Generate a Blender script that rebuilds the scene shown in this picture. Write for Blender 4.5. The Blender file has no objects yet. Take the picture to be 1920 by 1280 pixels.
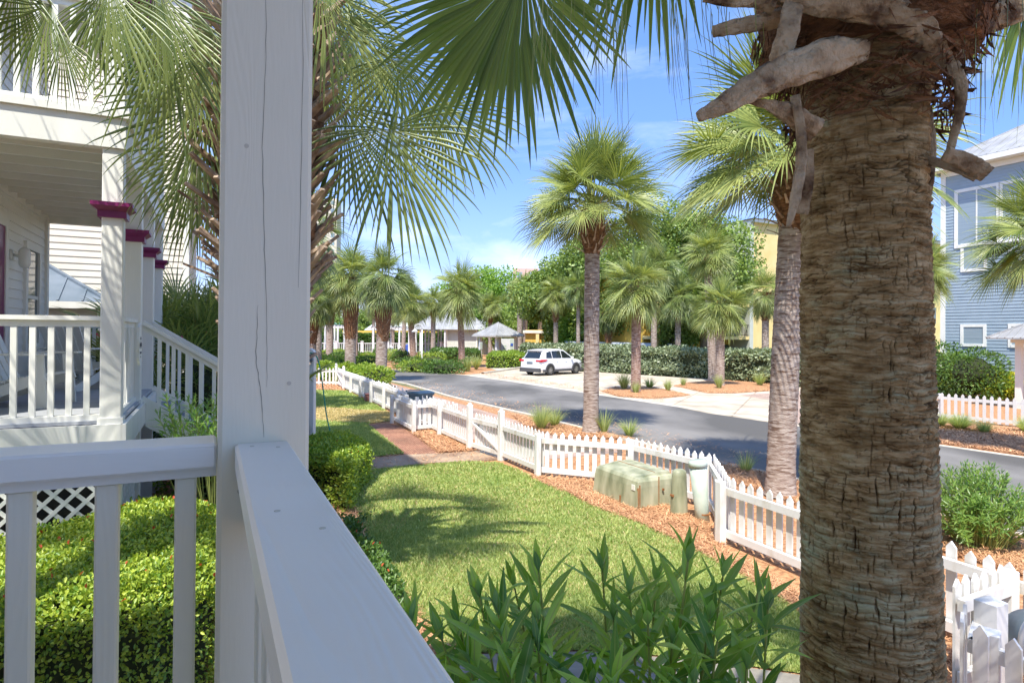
import bpy, math, random
import numpy as np
from mathutils import Vector, Matrix
random.seed(7); R=random.Random(11); rng=np.random.default_rng(5)
S=bpy.context.scene; COL=S.collection
rad=math.radians
# ------------------------------------------------------------------ camera
F=1150/1920; EYE=2.7
cam=bpy.data.cameras.new('camera'); co=bpy.data.objects.new('camera',cam); COL.objects.link(co)
cam.lens=36*F; cam.sensor_width=36; cam.clip_start=.03; cam.clip_end=3000
PITCH=rad(.35); ROLL=rad(.45)
cam.shift_y=-(15/1150+math.tan(PITCH))*F
CM=Matrix.Rotation(rad(90)+PITCH,4,'X')@Matrix.Rotation(ROLL,4,'Z')
co.matrix_world=Matrix.Translation((0,0,EYE))@CM
S.camera=co
def ray(px,py):
    d=Vector(((px-960)/1150,(640-py)/1150+cam.shift_y/F,-1)); return CM.to_3x3()@d
def G(px,py,z=0):
    d=ray(px,py); t=(z-EYE)/d.z; return (d.x*t,d.y*t)
def P(px,py,Y):
    d=ray(px,py); t=Y/d.y; return Vector((d.x*t,Y,EYE+d.z*t))
A=math.atan2(.44,.898); CA,SA=math.cos(A),math.sin(A)
def loc2w(o,x,y): return (o[0]+x*CA-y*SA, o[1]+x*SA+y*CA)
def w2loc(o,x,y):
    x-=o[0]; y-=o[1]; return (x*CA+y*SA,-x*SA+y*CA)
# ------------------------------------------------------------------ render / world
S.view_settings.view_transform='Standard'; S.view_settings.look='None'; S.view_settings.gamma=1
S.view_settings.exposure=1.26
SD=Vector((.20,.98,-1.72)).normalized()
el=math.asin(-SD.z); az=math.atan2(-SD.x,-SD.y)
w=bpy.data.worlds.new('World'); S.world=w; w.use_nodes=True
nt=w.node_tree; N=nt.nodes; Lk=nt.links; N.clear()
def wn(t,**k):
    n=N.new(t)
    for a,b in k.items(): setattr(n,a,b)
    return n
sky=wn('ShaderNodeTexSky',sky_type='NISHITA',sun_disc=False); sky.sun_elevation=el; sky.sun_rotation=az
sky.air_density=1.0; sky.dust_density=.4; sky.ozone_density=2.2
tc=wn('ShaderNodeTexCoord'); mp=wn('ShaderNodeMapping'); mp.inputs['Scale'].default_value=(1.3,.9,4.2); mp.inputs['Rotation'].default_value=(.25,.3,.5)
n1=wn('ShaderNodeTexNoise'); n1.inputs['Scale'].default_value=2.1; n1.inputs['Detail'].default_value=9; n1.inputs['Roughness'].default_value=.58; n1.inputs['Distortion'].default_value=.5
cr=wn('ShaderNodeValToRGB'); cr.color_ramp.elements[0].position=.47; cr.color_ramp.elements[1].position=.86
sp=wn('ShaderNodeSeparateXYZ'); mr=wn('ShaderNodeMapRange'); mr.inputs['From Min'].default_value=.62; mr.inputs['From Max'].default_value=.03; mr.inputs['To Min'].default_value=.15; mr.inputs['To Max'].default_value=1
mu=wn('ShaderNodeMath',operation='MULTIPLY'); mx=wn('ShaderNodeMixRGB'); mx.inputs[2].default_value=(4.6,4.9,5.5,1)
hz=wn('ShaderNodeMath',operation='MAXIMUM'); mr2=wn('ShaderNodeMapRange'); mr2.inputs['From Min'].default_value=.26; mr2.inputs['From Max'].default_value=0; mr2.inputs['To Max'].default_value=.10
bg=wn('ShaderNodeBackground'); bg.inputs[1].default_value=.145; ow=wn('ShaderNodeOutputWorld')
hs=wn('ShaderNodeHueSaturation'); hs.inputs['Saturation'].default_value=1.12
Lk.new(tc.outputs['Generated'],mp.inputs[0]); Lk.new(mp.outputs[0],n1.inputs[0]); Lk.new(n1.outputs[0],cr.inputs[0])
Lk.new(tc.outputs['Generated'],sp.inputs[0]); Lk.new(sp.outputs[2],mr.inputs[0]); Lk.new(sp.outputs[2],mr2.inputs[0])
Lk.new(cr.outputs[0],mu.inputs[0]); Lk.new(mr.outputs[0],mu.inputs[1])
Lk.new(mu.outputs[0],hz.inputs[0]); Lk.new(mr2.outputs[0],hz.inputs[1])
dk=wn('ShaderNodeMapRange'); dk.inputs['From Min'].default_value=0; dk.inputs['From Max'].default_value=.55; dk.inputs['To Min'].default_value=.40; dk.inputs['To Max'].default_value=1.0; Lk.new(sp.outputs[2],dk.inputs[0])
gm=wn('ShaderNodeMixRGB',blend_type='MULTIPLY'); gm.inputs[0].default_value=1; gm.inputs[2].default_value=(.86,.87,.97,1); vm=wn('ShaderNodeMixRGB',blend_type='MULTIPLY'); vm.inputs[0].default_value=1; cb=wn('ShaderNodeCombineXYZ'); cb.inputs[2].default_value=1
q1_=wn('ShaderNodeMath',operation='POWER'); q1_.inputs[1].default_value=.95; q2_=wn('ShaderNodeMath',operation='POWER'); q2_.inputs[1].default_value=.92; q3_=wn('ShaderNodeMath',operation='POWER'); q3_.inputs[1].default_value=.55
for i_,q_ in enumerate((q1_,q2_,q3_)): Lk.new(dk.outputs[0],q_.inputs[0]); Lk.new(q_.outputs[0],cb.inputs[i_])
Lk.new(sky.outputs[0],hs.inputs['Color']); Lk.new(hs.outputs[0],gm.inputs[1]); Lk.new(gm.outputs[0],vm.inputs[1]); Lk.new(cb.outputs[0],vm.inputs[2]); Lk.new(vm.outputs[0],mx.inputs[1]); Lk.new(hz.outputs[0],mx.inputs[0]); Lk.new(mx.outputs[0],bg.inputs[0]); Lk.new(bg.outputs[0],ow.inputs[0])
sl=bpy.data.lights.new('sun','SUN'); sl.energy=3.15; sl.angle=rad(.55); sl.color=(1,.95,.86)
so=bpy.data.objects.new('sun',sl); COL.objects.link(so); so.rotation_euler=SD.to_track_quat('-Z','Y').to_euler(); so.location=(0,-20,30)
# ------------------------------------------------------------------ materials
def mat(name,c1,c2=None,scale=8,rough=.7,bump=0,bscale=60,bdist=.004,stretch=(1,1,1),trans=0,tcol=None,metal=0,spec=.5,island=False,detail=5,c3=None,coat=0,lo=.35,hi=.65):
    m=bpy.data.materials.new(name); m.use_nodes=True; t=m.node_tree; n=t.nodes; b=n['Principled BSDF']; L=t.links
    b.inputs['Roughness'].default_value=rough; b.inputs['Metallic'].default_value=metal; b.inputs['Specular IOR Level'].default_value=spec
    if coat: b.inputs['Coat Weight'].default_value=coat
    b.inputs['Base Color'].default_value=(*c1,1)
    t_c=n.new('ShaderNodeTexCoord'); mpp=n.new('ShaderNodeMapping'); mpp.inputs['Scale'].default_value=stretch; L.new(t_c.outputs['Object'],mpp.inputs[0])
    colout=None
    if c2 is not None:
        nz=n.new('ShaderNodeTexNoise'); nz.inputs['Scale'].default_value=scale; nz.inputs['Detail'].default_value=detail; L.new(mpp.outputs[0],nz.inputs[0])
        rp=n.new('ShaderNodeValToRGB'); e=rp.color_ramp.elements; e[0].color=(*c1,1); e[1].color=(*c2,1); e[0].position=lo; e[1].position=hi
        if c3: x=e.new((lo+hi)/2); x.color=(*c3,1)
        if island:
            g=n.new('ShaderNodeNewGeometry'); ad=n.new('ShaderNodeMath'); ad.operation='MULTIPLY_ADD'; ad.inputs[1].default_value=.7
            ml=n.new('ShaderNodeMath'); ml.operation='MULTIPLY'; ml.inputs[1].default_value=.4; L.new(nz.outputs[0],ml.inputs[0])
            L.new(g.outputs['Random Per Island'],ad.inputs[0]); L.new(ml.outputs[0],ad.inputs[2]); L.new(ad.outputs[0],rp.inputs[0]); e[0].position=.15; e[1].position=.85
            if c3: pass
        else: L.new(nz.outputs[0],rp.inputs[0])
        L.new(rp.outputs[0],b.inputs['Base Color']); colout=rp.outputs[0]
    if bump:
        nb=n.new('ShaderNodeTexNoise'); nb.inputs['Scale'].default_value=bscale; nb.inputs['Detail'].default_value=6; L.new(mpp.outputs[0],nb.inputs[0])
        bp=n.new('ShaderNodeBump'); bp.inputs['Strength'].default_value=bump; bp.inputs['Distance'].default_value=bdist; L.new(nb.outputs[0],bp.inputs['Height']); L.new(bp.outputs[0],b.inputs['Normal'])
    if trans:
        tr=n.new('ShaderNodeBsdfTranslucent'); mxs=n.new('ShaderNodeMixShader'); mxs.inputs[0].default_value=trans; o=n['Material Output']
        L.new(b.outputs[0],mxs.inputs[1]); L.new(tr.outputs[0],mxs.inputs[2]); L.new(mxs.outputs[0],o.inputs[0])
        if colout and not tcol:
            hh=n.new('ShaderNodeMixRGB'); hh.blend_type='MULTIPLY'; hh.inputs[0].default_value=1; hh.inputs[2].default_value=(1.9,1.8,.9,1); L.new(colout,hh.inputs[1]); L.new(hh.outputs[0],tr.inputs[0])
        else: tr.inputs[0].default_value=(*(tcol or c1),1)
    return m
M={}
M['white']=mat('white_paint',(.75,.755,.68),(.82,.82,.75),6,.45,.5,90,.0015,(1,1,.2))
M['fence']=mat('fence_paint',(.55,.50,.41),(.76,.75,.72),5,.5,.5,70,.002,(1,1,.4),lo=.25,hi=.46,detail=8)
M['fence_aged']=mat('aged_fence_paint',(.70,.56,.38),(.84,.80,.72),3.5,.6,.5,70,.002,(1,1,.3),lo=.3,hi=.5)
M['siding']=mat('white_siding',(.76,.74,.66),(.81,.79,.72),2,.5,.3,60,.001)
M['cream']=mat('cream_siding',(.72,.66,.55),(.78,.73,.62),2,.5)
M['blue']=mat('blue_siding',(.28,.36,.41),(.32,.40,.45),2,.5)
M['greysiding']=mat('sage_siding',(.50,.53,.47),(.58,.60,.53),2,.55)
M['burg']=mat('burgundy_paint',(.17,.014,.09),(.22,.02,.12),8,.35)
M['deck']=mat('deck_boards',(.34,.36,.38),(.42,.44,.46),5,.6,.3,60,.002,(.15,1,1))
M['glass']=mat('window_glass',(.05,.08,.09),(.16,.20,.20),3,.06,spec=.9)
M['dglass']=mat('car_glass',(.015,.02,.022),None,rough=.05,spec=.9)
M['blind']=mat('window_blinds',(.20,.27,.31),(.31,.38,.42),1,.12,0,stretch=(.2,.2,60),spec=.8)
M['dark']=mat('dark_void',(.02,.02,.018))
M['metal']=mat('metal_roof',(.30,.30,.295),(.40,.40,.39),1.5,.5,metal=.1)
M['bluemetal']=mat('slate_metal_roof',(.10,.14,.18),(.16,.20,.25),2,.5)
M['asphalt']=mat('asphalt',(.095,.090,.082),(.225,.212,.195),.34,.85,.8,160,.006,detail=12,stretch=(1,.55,1),lo=.38,hi=.62)
M['concrete']=mat('concrete',(.46,.40,.31),(.60,.54,.44),2.2,.85,.4,90,.003,detail=8)
M['path']=mat('grey_path_concrete',(.20,.18,.145),(.30,.275,.225),6,.9,.5,120,.003,detail=8)
M['drysoil']=mat('dry_turf_soil',(.38,.30,.15),(.52,.42,.24),5,.95,1,60,.02,detail=8)
M['walk']=mat('stained_walk',(.26,.17,.11),(.44,.33,.23),1.5,.85,.4,120,.003,detail=8)
M['kerb']=mat('kerb_concrete',(.50,.45,.36),(.62,.57,.47),3,.85,.3,80)
M['mulch']=mat('pine_straw_bed',(.29,.13,.055),(.62,.34,.165),14,.95,1,40,.03,detail=10)
M['needle']=mat('pine_needle',(.36,.155,.065),(.80,.47,.245),5,.75,island=True)
M['soil']=mat('lawn_soil',(.20,.26,.08),(.32,.35,.13),5,.95,1,60,.02,detail=8)
M['blade']=mat('grass_blade',(.17,.29,.06),(.50,.54,.20),1.6,.6,island=True,trans=.3)
M['dryblade']=mat('dry_grass_blade',(.34,.31,.12),(.68,.56,.30),1.6,.7,island=True,trans=.25)
M['ground']=mat('ground_cover',(.10,.12,.045),(.20,.20,.09),.4,.95,.5,10,.03,detail=8)
M['hleaf']=mat('hedge_leaf',(.09,.22,.03),(.48,.57,.08),9,.38,island=True,trans=.28,spec=.5)
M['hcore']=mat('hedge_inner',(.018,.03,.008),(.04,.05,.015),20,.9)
M['dleaf']=mat('shrub_leaf',(.04,.10,.02),(.14,.24,.05),5,.4,island=True,trans=.25)
M['bleaf']=mat('bright_shrub_leaf',(.12,.24,.03),(.36,.46,.07),5,.45,island=True,trans=.3)
M['gleaf']=mat('grey_hedge_leaf',(.09,.14,.07),(.40,.46,.28),5,.4,island=True,trans=.15)
M['oak']=mat('oak_leaf',(.08,.16,.035),(.30,.40,.10),.6,.5,island=True,trans=.3)
M['mapleaf']=mat('light_tree_leaf',(.10,.24,.03),(.30,.45,.08),.6,.5,island=True,trans=.35)
M['bark']=mat('bark',(.14,.10,.07),(.30,.24,.18),6,.9,1,30,.02,(1,1,.3))
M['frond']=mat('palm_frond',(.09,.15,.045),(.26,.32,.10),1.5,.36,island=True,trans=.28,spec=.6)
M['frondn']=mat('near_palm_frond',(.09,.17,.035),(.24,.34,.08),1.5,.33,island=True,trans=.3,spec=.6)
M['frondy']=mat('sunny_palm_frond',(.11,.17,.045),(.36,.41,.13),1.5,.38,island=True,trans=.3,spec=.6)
M['petiole']=mat('palm_petiole',(.22,.27,.06),(.36,.40,.12),3,.4)
M['deadfrond']=mat('dead_palm_frond',(.22,.15,.08),(.42,.32,.19),4,.8,island=True,trans=.15)
M['boot']=mat('palm_leaf_base',(.17,.10,.06),(.52,.41,.30),7,.85,.8,40,.01,(1,1,.4))
M['fibre']=mat('palm_fibre',(.10,.045,.02),(.30,.15,.07),12,.95,1,60,.02,(1,1,2))
M['wood']=mat('weathered_palm_stub',(.12,.07,.04),(.56,.45,.31),13,.85,1,70,.012,(1,1,1),lo=.36,hi=.60,c3=(.40,.30,.19),detail=9)
M['yellow']=mat('yellow_stucco',(.72,.55,.22),(.78,.62,.29),1,.8)
M['ochre']=mat('ochre_stucco',(.62,.40,.06),(.68,.46,.10),1,.8)
M['rail']=mat('dark_railing',(.05,.045,.04))
M['green']=mat('weathered_green_steel',(.17,.19,.11),(.46,.46,.32),5.5,.5,0,60,.002,(1,1,.3),c3=(.33,.34,.22),detail=8,lo=.3,hi=.7)
M['rust']=mat('rust_streak',(.22,.08,.02),(.40,.20,.08),10,.8,stretch=(1,1,.2))
M['pale']=mat('pale_pedestal',(.42,.50,.42),(.52,.58,.50),6,.5)
M['brick']=mat('brick_paver',(.22,.09,.07),(.36,.17,.12),8,.9,.5,60,.004)
M['pink']=mat('pink_paver',(.38,.27,.22),(.48,.36,.29),3,.9,.4,40,.004)
M['hose']=mat('green_hose',(.02,.30,.20),None,rough=.35)
M['carpaint']=mat('white_car_paint',(.80,.81,.82),None,rough=.18,coat=.6)
M['plastic']=mat('dark_grey_plastic',(.07,.07,.075),None,rough=.55)
M['tyre']=mat('tyre_rubber',(.025,.025,.025),None,rough=.85)
M['alloy']=mat('alloy_rim',(.45,.45,.46),None,rough=.3,metal=.8)
M['red']=mat('red_lens',(.55,.02,.04),None,rough=.15)
M['bin']=mat('slate_bin_plastic',(.09,.15,.18),(.13,.20,.24),8,.45)
M['maroon']=mat('maroon_box',(.24,.09,.08),(.30,.13,.11),8,.6)
M['bluepaint']=mat('blue_sign_paint',(.04,.10,.40))
M['tower']=mat('tower_concrete',(.55,.48,.38),(.62,.55,.45),.05,.8)
M['pinkwall']=mat('pink_stucco',(.62,.40,.33),(.66,.44,.37),.05,.8)
M['teal']=mat('teal_roof',(.16,.45,.38),None)
M['awn']=mat('orange_canvas',(.75,.45,.06),(.80,.52,.10),1,.8)
M['flower']=mat('pink_flower',(.75,.08,.20),None,trans=.3)
M['yflower']=mat('yellow_flower',(.75,.62,.05),(.40,.45,.05),9,.6,island=True,trans=.3)
M['rflower']=mat('red_new_leaf',(.55,.10,.03),None,trans=.3)
M['reed']=mat('ornamental_grass',(.16,.26,.07),(.48,.52,.24),3,.6,island=True,trans=.35)
M['step']=mat('step_boards',(.20,.23,.28),(.28,.31,.36),5,.6)
M['poolwhite']=mat('chalk_white',(.60,.61,.60),(.68,.68,.67),2,.6)
M['shutter']=mat('shower_grey',(.55,.57,.58),None)
# near painted wood with raised grain and long drying cracks
def woodpaint(name,c1,c2,wx,wy,axis='z'):
    m=mat(name,c1,c2,3,.42); t=m.node_tree; n=t.nodes; L=t.links; b=n['Principled BSDF']
    tcn=n.new('ShaderNodeTexCoord'); s=n.new('ShaderNodeMapping'); s.inputs['Scale'].default_value=(9,9,1.1) if axis=='z' else (1.1,9,9) if axis=='x' else (9,1.1,9)
    L.new(tcn.outputs['Object'],s.inputs[0])
    wv=n.new('ShaderNodeTexNoise'); wv.inputs['Scale'].default_value=1.6; wv.inputs['Detail'].default_value=1; L.new(s.outputs[0],wv.inputs[0])
    ml=n.new('ShaderNodeMath'); ml.operation='MULTIPLY'; ml.inputs[1].default_value=150; L.new(wv.outputs[0],ml.inputs[0])
    sn=n.new('ShaderNodeMath'); sn.operation='SINE'; L.new(ml.outputs[0],sn.inputs[0])
    ma=n.new('ShaderNodeTexNoise'); ma.inputs['Scale'].default_value=.55; L.new(s.outputs[0],ma.inputs[0])
    rr=n.new('ShaderNodeMapRange'); rr.inputs['From Min'].default_value=.48; rr.inputs['From Max'].default_value=.68; L.new(ma.outputs[0],rr.inputs[0])
    mm=n.new('ShaderNodeMath'); mm.operation='MULTIPLY'; L.new(sn.outputs[0],mm.inputs[0]); L.new(rr.outputs[0],mm.inputs[1])
    fn=n.new('ShaderNodeTexNoise'); fn.inputs['Scale'].default_value=22; fn.inputs['Detail'].default_value=6; L.new(s.outputs[0],fn.inputs[0])
    ad=n.new('ShaderNodeMath'); ad.operation='MULTIPLY_ADD'; ad.inputs[1].default_value=1.1; L.new(fn.outputs[0],ad.inputs[0]); L.new(mm.outputs[0],ad.inputs[2])
    cr_=n.new('ShaderNodeTexVoronoi'); cr_.feature='DISTANCE_TO_EDGE'; cr_.inputs['Scale'].default_value=1.3
    s2=n.new('ShaderNodeMapping'); s2.inputs['Scale'].default_value=(6,6,.55) if axis=='z' else (.55,6,6) if axis=='x' else (6,.55,6); s2.inputs['Location'].default_value=(.37,.2,.13)
    L.new(tcn.outputs['Object'],s2.inputs[0]); 
    mxv=n.new('ShaderNodeMixRGB'); mxv.blend_type='ADD'; mxv.inputs[0].default_value=.12; L.new(s2.outputs[0],mxv.inputs[1]); L.new(wv.outputs[1],mxv.inputs[2]); L.new(mxv.outputs[0],cr_.inputs[0])
    cm=n.new('ShaderNodeMapRange'); cm.inputs['From Min'].default_value=0; cm.inputs['From Max'].default_value=.014; cm.inputs['To Min'].default_value=-2.2; cm.inputs['To Max'].default_value=0; L.new(cr_.outputs[0],cm.inputs[0])
    a2=n.new('ShaderNodeMath'); a2.operation='ADD'; L.new(ad.outputs[0],a2.inputs[0]); L.new(cm.outputs[0],a2.inputs[1])
    bp=n.new('ShaderNodeBump'); bp.inputs['Strength'].default_value=.30; bp.inputs['Distance'].default_value=.0008; L.new(a2.outputs[0],bp.inputs['Height']); L.new(bp.outputs[0],b.inputs['Normal'])
    return m
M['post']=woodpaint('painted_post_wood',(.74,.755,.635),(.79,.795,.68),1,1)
M['cap']=woodpaint('painted_rail_wood',(.80,.81,.76),(.85,.86,.81),1,1,'y')
M['capx']=woodpaint('painted_side_rail_wood',(.80,.81,.76),(.85,.86,.81),1,1,'x')
M['crack']=mat('crack_line',(.30,.30,.26))
M['nail']=mat('painted_nail',(.56,.565,.49),None,rough=.5)
# ------------------------------------------------------------------ object helpers
INV={}
def tag(o,label,cat,group=None):
    if label: o['label']=label
    if cat: o['category']=cat
    if group: o['group']=group
    return o
def T(name,label,cat,loc=(0,0,0),rz=0,group=None):
    o=bpy.data.objects.new(name,None); COL.objects.link(o); o.location=loc; o.rotation_euler=(0,0,rz); o.empty_display_size=.2
    INV[o.name]=(Matrix.Translation(loc)@Matrix.Rotation(rz,4,'Z')).inverted()
    return tag(o,label,cat,group)
def W(parent):  # inverse of a thing's placement, for parts given in world coordinates
    return INV[parent.name]
def mk(name,V,Fc,m,parent=None,smooth=False,world=False,mi=None,loc=None):
    me=bpy.data.meshes.new(name)
    if isinstance(V,np.ndarray):
        V=V.astype(np.float64)
        if world and parent is not None:
            X=np.array(W(parent)); V=V@X[:3,:3].T+X[:3,3]
        if loc is not None: V=V-np.array(loc)
        Fc=np.asarray(Fc); k=Fc.shape[1]; nf=len(Fc)
        me.vertices.add(len(V)); me.vertices.foreach_set('co',V.astype(np.float32).ravel())
        me.loops.add(nf*k); me.loops.foreach_set('vertex_index',Fc.astype(np.int32).ravel())
        me.polygons.add(nf); me.polygons.foreach_set('loop_start',np.arange(0,nf*k,k,dtype=np.int32))
        try: me.polygons.foreach_set('loop_total',np.full(nf,k,dtype=np.int32))
        except Exception: pass
        if mi is not None: me.polygons.foreach_set('material_index',np.asarray(mi,dtype=np.int32))
        me.update(calc_edges=True)
    else:
        if world and parent is not None:
            X=W(parent); V=[X@Vector(v) for v in V]
        if loc is not None: V=[Vector(v)-Vector(loc) for v in V]
        me.from_pydata([tuple(v) for v in V],[],Fc); 
        if mi is not None: me.polygons.foreach_set('material_index',mi)
        me.update()
    for mm in (m if isinstance(m,(list,tuple)) else [m]): me.materials.append(mm)
    if smooth: me.polygons.foreach_set('use_smooth',[True]*len(me.polygons))
    o=bpy.data.objects.new(name,me); COL.objects.link(o)
    if parent is not None: o.parent=parent
    if loc is not None: o.location=loc
    return o
class MB:
    def __init__(s): s.v=[]; s.f=[]; s.mi=[]; s.cur=0
    def add(s,V,Fc):
        b=len(s.v); s.v+= [Vector(v) for v in V]; s.f+=[tuple(i+b for i in f) for f in Fc]; s.mi+=[s.cur]*len(Fc); return s
    def box(s,x0,x1,y0,y1,z0,z1,mx=None,c=0):
        if c>0:   # chamfered vertical & top edges
            P8=lambda z,i:[(x0+i,y0+c,z),(x0+c,y0+i,z),(x1-c,y0+i,z),(x1-i,y0+c,z),(x1-i,y1-c,z),(x1-c,y1-i,z),(x0+c,y1-i,z),(x0+i,y1-c,z)]
            rings=[(z0,c),(z0+c,0),(z1-c,0),(z1,c)]
            V=[];Fc=[]
            for z,i in rings: V+=P8(z,i)
            for k in range(3):
                for j in range(8): Fc.append((k*8+j,k*8+(j+1)%8,k*8+8+(j+1)%8,k*8+8+j))
            Fc+= [tuple(range(7,-1,-1)),tuple(range(24,32))]
        else:
            V=[(x0,y0,z0),(x1,y0,z0),(x1,y1,z0),(x0,y1,z0),(x0,y0,z1),(x1,y0,z1),(x1,y1,z1),(x0,y1,z1)]
            Fc=[(0,3,2,1),(4,5,6,7),(0,1,5,4),(1,2,6,5),(2,3,7,6),(3,0,4,7)]
        if mx is not None: V=[mx@Vector(v) for v in V]
        return s.add(V,Fc)
    def beam(s,p,q,w,h,up=(0,0,1)):
        p=Vector(p);q=Vector(q);d=(q-p); L=d.length; d.normalize(); u=Vector(up); sd=d.cross(u)
        if sd.length<1e-4: sd=Vector((1,0,0))
        sd.normalize(); u=sd.cross(d)
        V=[p+sd*a*w/2+u*b*h/2+d*t for t in (0,L) for a,b in ((-1,-1),(1,-1),(1,1),(-1,1))]
        return s.add(V,[(0,3,2,1),(4,5,6,7),(0,1,5,4),(1,2,6,5),(2,3,7,6),(3,0,4,7)])
    def tube(s,pts,r,n=8,cap=True,flat=1):
        pts=[Vector(p) for p in pts]; m=len(pts)
        if not isinstance(r,(list,tuple)): r=[r]*m
        V=[];Fc=[]; side=None
        for i,p in enumerate(pts):
            d=(pts[min(i+1,m-1)]-pts[max(i-1,0)]).normalized()
            if side is None:
                side=d.cross(Vector((0,0,1)))
                if side.length<.05: side=d.cross(Vector((0,1,0)))
            side=(side-d*side.dot(d)).normalized(); up=d.cross(side)
            for j in range(n):
                a=2*math.pi*j/n; V.append(p+side*math.cos(a)*r[i]+up*math.sin(a)*r[i]*flat)
        for i in range(m-1):
            for j in range(n): Fc.append((i*n+j,i*n+(j+1)%n,(i+1)*n+(j+1)%n,(i+1)*n+j))
        if cap: Fc+= [tuple(range(n-1,-1,-1)),tuple(range((m-1)*n,m*n))]
        return s.add(V,Fc)
    def prism(s,poly,z0,z1,mx=None):
        n=len(poly); a=sum(poly[i][0]*poly[(i+1)%n][1]-poly[(i+1)%n][0]*poly[i][1] for i in range(n))
        if a<0: poly=poly[::-1]
        V=[(x,y,z0) for x,y in poly]+[(x,y,z1) for x,y in poly]
        Fc=[tuple(range(n-1,-1,-1)),tuple(range(n,2*n))]+[(i,(i+1)%n,n+(i+1)%n,n+i) for i in range(n)]
        if mx is not None: V=[mx@Vector(v) for v in V]
        return s.add(V,Fc)
    def build(s,name,m,parent=None,smooth=False,world=False,loc=None):
        return mk(name,s.v,s.f,m,parent,smooth,world,s.mi if isinstance(m,(list,tuple)) else None,loc)
def sheet(name,poly,z,m,sub=0):
    n=len(poly); a=sum(poly[i][0]*poly[(i+1)%n][1]-poly[(i+1)%n][0]*poly[i][1] for i in range(n))
    if a<0: poly=poly[::-1]
    o=mk(name,[(x,y,z) for x,y in poly],[tuple(range(n))],m); o['kind']='structure'; return o
def gp(*pp): return [G(x,y) for x,y in pp]
def inpoly(P2,poly):
    x,y=P2[:,0],P2[:,1]; ins=np.zeros(len(x),bool); n=len(poly)
    for i in range(n):
        x1,y1=poly[i]; x2,y2=poly[(i+1)%n]
        c=((y1>y)!=(y2>y)); xi=(x2-x1)*(y-y1)/((y2-y1) if y2!=y1 else 1e-9)+x1; ins^=c&(x<xi)
    return ins
def unit(a): return a/np.maximum(np.linalg.norm(a,axis=-1,keepdims=True),1e-9)
def leaves(pts,dirs,nrm,L,Wd,hexa=False,fold=.25):
    """numpy: one folded leaf per point -> V,F"""
    n=len(pts); d=unit(dirs); s=unit(np.cross(d,nrm)); nn=np.cross(s,d)
    L=np.asarray(L).reshape(-1,1)*np.ones((n,1)); Wd=np.asarray(Wd).reshape(-1,1)*np.ones((n,1))
    if not hexa:
        V=np.stack([pts,pts+d*L*.5+s*Wd*.5+nn*Wd*fold,pts+d*L,pts+d*L*.5-s*Wd*.5+nn*Wd*fold],1).reshape(-1,3)
        b=np.arange(n)[:,None]*4; Fc=b+np.array([[0,1,2,3]]); return V,Fc
    V=np.stack([pts,pts+d*L*.3+s*Wd*.42+nn*Wd*fold,pts+d*L*.72+s*Wd*.42+nn*Wd*fold,pts+d*L-nn*Wd*.1,pts+d*L*.72-s*Wd*.42+nn*Wd*fold,pts+d*L*.3-s*Wd*.42+nn*Wd*fold],1).reshape(-1,3)
    b=np.arange(n)[:,None]*6; Fc=np.concatenate([b+np.array([[0,1,2,3]]),b+np.array([[0,3,4,5]])],1).reshape(-1,4); return V,Fc
def rdir(n): return unit(rng.normal(size=(n,3)))
def hashn(ix,iy,s=0):
    h=(ix.astype(np.int64)*374761393+iy.astype(np.int64)*668265263+s*1274126177)&0x7fffffff
    h=((h^(h>>13))*1274126177)&0x7fffffff; h=(h^(h>>16))&0xffff
    return h/65535.0
def vnoise(x,y,s=0):
    ix=np.floor(x); iy=np.floor(y); fx=x-ix; fy=y-iy; fx=fx*fx*(3-2*fx); fy=fy*fy*(3-2*fy)
    a=hashn(ix,iy,s);b=hashn(ix+1,iy,s);c=hashn(ix,iy+1,s);d=hashn(ix+1,iy+1,s)
    return (a*(1-fx)+b*fx)*(1-fy)+(c*(1-fx)+d*fx)*fy
def fbm(x,y,o=4,s=0):
    r=0;a=.5
    for k in range(o): r=r+a*vnoise(x*2**k,y*2**k,s+k*7); a*=.5
    return r
# ------------------------------------------------------------------ setting: ground sheets
o=mk('ground',[(-400,-60,-.004),(500,-60,-.004),(500,900,-.004),(-400,900,-.004)],[(0,1,2,3)],M['ground']); o['kind']='structure'
nearK=[(-60,46),(-25,42),(-13,39),(-9,36.6),(-7.1,34.6),(-5.5,32),G(845,745),G(960,772),G(995,780),G(1357,873),G(1432,889),G(1495,903),G(1905,1005),(15.6,-10)]
farK=[(-60,56),(-24,52),(-14,49),G(722,691.5),G(760,694.5),G(871,703),G(959,715),G(1094,735.6),G(1250,759),G(1745,832),G(1920,857),(24,-10)]
yard=[(-40,-20),(14.9,-10)]+[(p[0]-.05,p[1]) for p in nearK[::-1][1:]]
sheet('mulch_bed',yard[:9]+[(-7.2,34.4),(-9.1,36.4),(-13,38.8),(-25,41.8),(-60,45.8)],0,M['mulch'])
sheet('road',nearK+farK[::-1],.004,M['asphalt'])
def ribbon(name,pts,wd,z0,z1,m,off=0):
    b=MB(); n=len(pts); q=[Vector((*p,0)) for p in pts]; V=[]
    for i in range(n):
        d=(q[min(i+1,n-1)]-q[max(i-1,0)]).normalized(); s=Vector((d.y,-d.x,0))
        for k,z in ((off-wd/2,z0),(off-wd/2,z1),(off+wd/2,z1),(off+wd/2,z0)): V.append(q[i]+s*k+Vector((0,0,z)))
    Fc=[]
    for i in range(n-1):
        for j in range(3): Fc.append((i*4+j,i*4+j+1,(i+1)*4+j+1,(i+1)*4+j))
    b.add(V,Fc); o=b.build(name,m); o['kind']='structure'; return o
ribbon('near_kerb',nearK,.16,-.03,.05,M['kerb'],-.05)
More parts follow.
